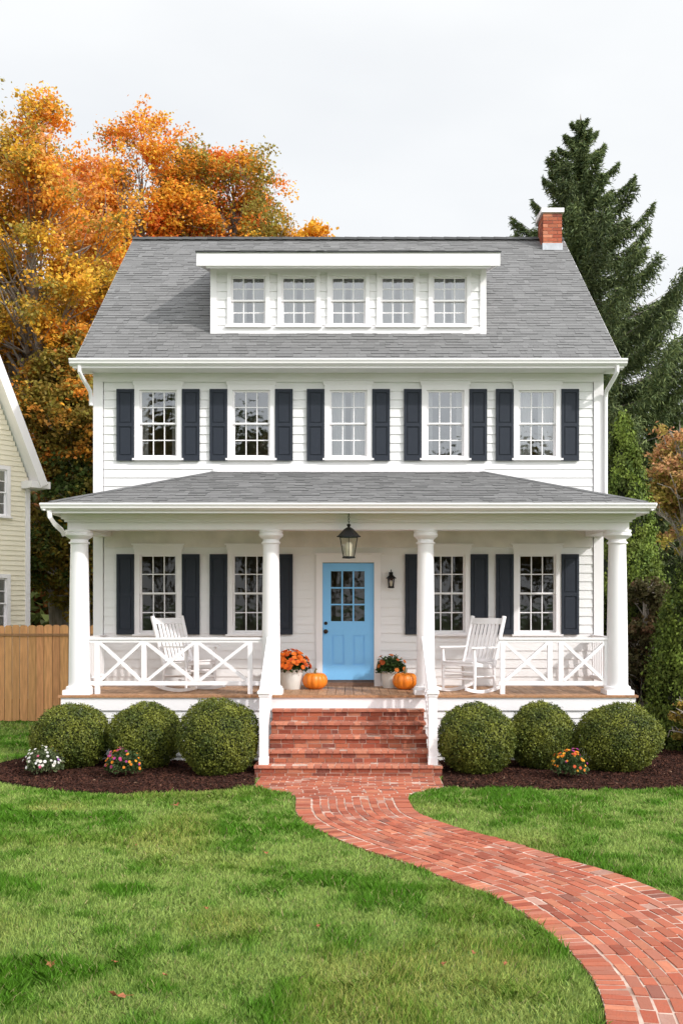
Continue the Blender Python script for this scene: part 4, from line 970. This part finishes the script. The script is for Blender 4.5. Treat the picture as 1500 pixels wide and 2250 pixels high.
# far-off wood beyond the gardens
def woods():
    r = np.random.default_rng(99); n = 90000; k = 260
    cx = r.uniform(-45, 45, k); cy = r.uniform(44, 56, k); cz = r.uniform(.5, 8.5, k); j = r.integers(0, k, n)
    p = np.stack([cx[j], cy[j], cz[j]], 1)+r.normal(size=(n, 3))*np.array((1.4,1.2,1.1)); p[:, 2] = np.abs(p[:, 2])
    pal = np.array(((.05,.08,.02),(.10,.12,.03),(.35,.18,.03),(.04,.06,.02),(.25,.10,.03))); c = pal[r.integers(0, 5, k)][j]*r.uniform(.6, 1.3, (n, 1))
    o = leaves('woodland', p, r.uniform(.15, .4, n), c, M['leaf'], None, r=r); tag(o, 'mixed dark green and rust woodland far behind the houses', 'woodland', kind='stuff')
woods()
# ------------------------------------------------------------------ light, sky, camera
sd = Vector((-1.3, 1.0, -1.12)).normalized()
sl_ = bpy.data.lights.new('sun', 'SUN'); sl_.energy = 2.35; sl_.angle = R(1.5); sl_.color = (1, .97, .93)
so = bpy.data.objects.new('sun', sl_); COL.objects.link(so); so.rotation_euler = sd.to_track_quat('-Z', 'Y').to_euler(); so.location = (20, -10, 20)
w = bpy.data.worlds.new('World'); S.world = w; w.use_nodes = True; N = w.node_tree.nodes; L = w.node_tree.links
bg = N['Background']; sky = N.new('ShaderNodeTexSky'); sky.sky_type = 'NISHITA'; sky.sun_disc = False
sky.sun_elevation = math.asin(-sd.z); sky.sun_rotation = math.atan2(-sd.x, -sd.y)
sc_ = N.new('ShaderNodeVectorMath'); sc_.operation = 'SCALE'; sc_.inputs['Scale'].default_value = 1.0; L.new(sky.outputs[0], sc_.inputs[0])
# thin high cloud over the blue sky, in the direction of view of the sky itself
tc = N.new('ShaderNodeTexCoord'); mp = N.new('ShaderNodeMapping'); mp.inputs['Scale'].default_value = (1.2, 1.2, 3.2); L.new(tc.outputs['Generated'], mp.inputs[0])
no = N.new('ShaderNodeTexNoise'); no.inputs['Scale'].default_value = 1.6; no.inputs['Detail'].default_value = 5; no.inputs['Roughness'].default_value = .45; L.new(mp.outputs[0], no.inputs[0])
rr = N.new('ShaderNodeMapRange'); rr.inputs[1].default_value = .3; rr.inputs[2].default_value = .62; rr.inputs[3].default_value = .80; rr.inputs[4].default_value = .97; L.new(no.outputs[0], rr.inputs[0])
mx = N.new('ShaderNodeMix'); mx.data_type = 'RGBA'; L.new(rr.outputs[0], mx.inputs[0]); L.new(sc_.outputs[0], mx.inputs[6]); mx.inputs[7].default_value = (8.9, 9.05, 9.15, 1)
# sky brightened around the sun, out of view, added to fill the shaded porch
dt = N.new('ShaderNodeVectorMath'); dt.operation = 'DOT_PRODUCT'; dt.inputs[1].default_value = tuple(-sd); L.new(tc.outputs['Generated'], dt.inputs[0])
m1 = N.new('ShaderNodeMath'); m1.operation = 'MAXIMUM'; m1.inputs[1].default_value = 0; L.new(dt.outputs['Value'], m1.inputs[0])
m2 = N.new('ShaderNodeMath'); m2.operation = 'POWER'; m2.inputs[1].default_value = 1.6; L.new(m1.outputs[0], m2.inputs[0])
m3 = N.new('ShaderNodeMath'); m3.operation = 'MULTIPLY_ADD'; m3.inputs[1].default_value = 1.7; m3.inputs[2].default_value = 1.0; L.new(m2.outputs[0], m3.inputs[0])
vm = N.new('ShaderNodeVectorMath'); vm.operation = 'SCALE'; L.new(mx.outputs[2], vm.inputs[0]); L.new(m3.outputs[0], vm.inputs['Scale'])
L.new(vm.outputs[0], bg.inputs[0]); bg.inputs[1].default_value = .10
cam = bpy.data.cameras.new('camera'); co = bpy.data.objects.new('camera', cam); COL.objects.link(co); S.camera = co
co.location = (0, 0, 2.48); co.rotation_euler = (R(90), 0, 0); cam.sensor_fit = 'VERTICAL'; cam.sensor_height = 36; cam.lens = 36
cam.shift_y = 205/2250; cam.shift_x = -15/2250; cam.clip_end = 1500; cam.clip_start = .1
S.view_settings.view_transform = 'Standard'; S.view_settings.look = 'None'; S.view_settings.gamma = 1; S.view_settings.exposure = .2
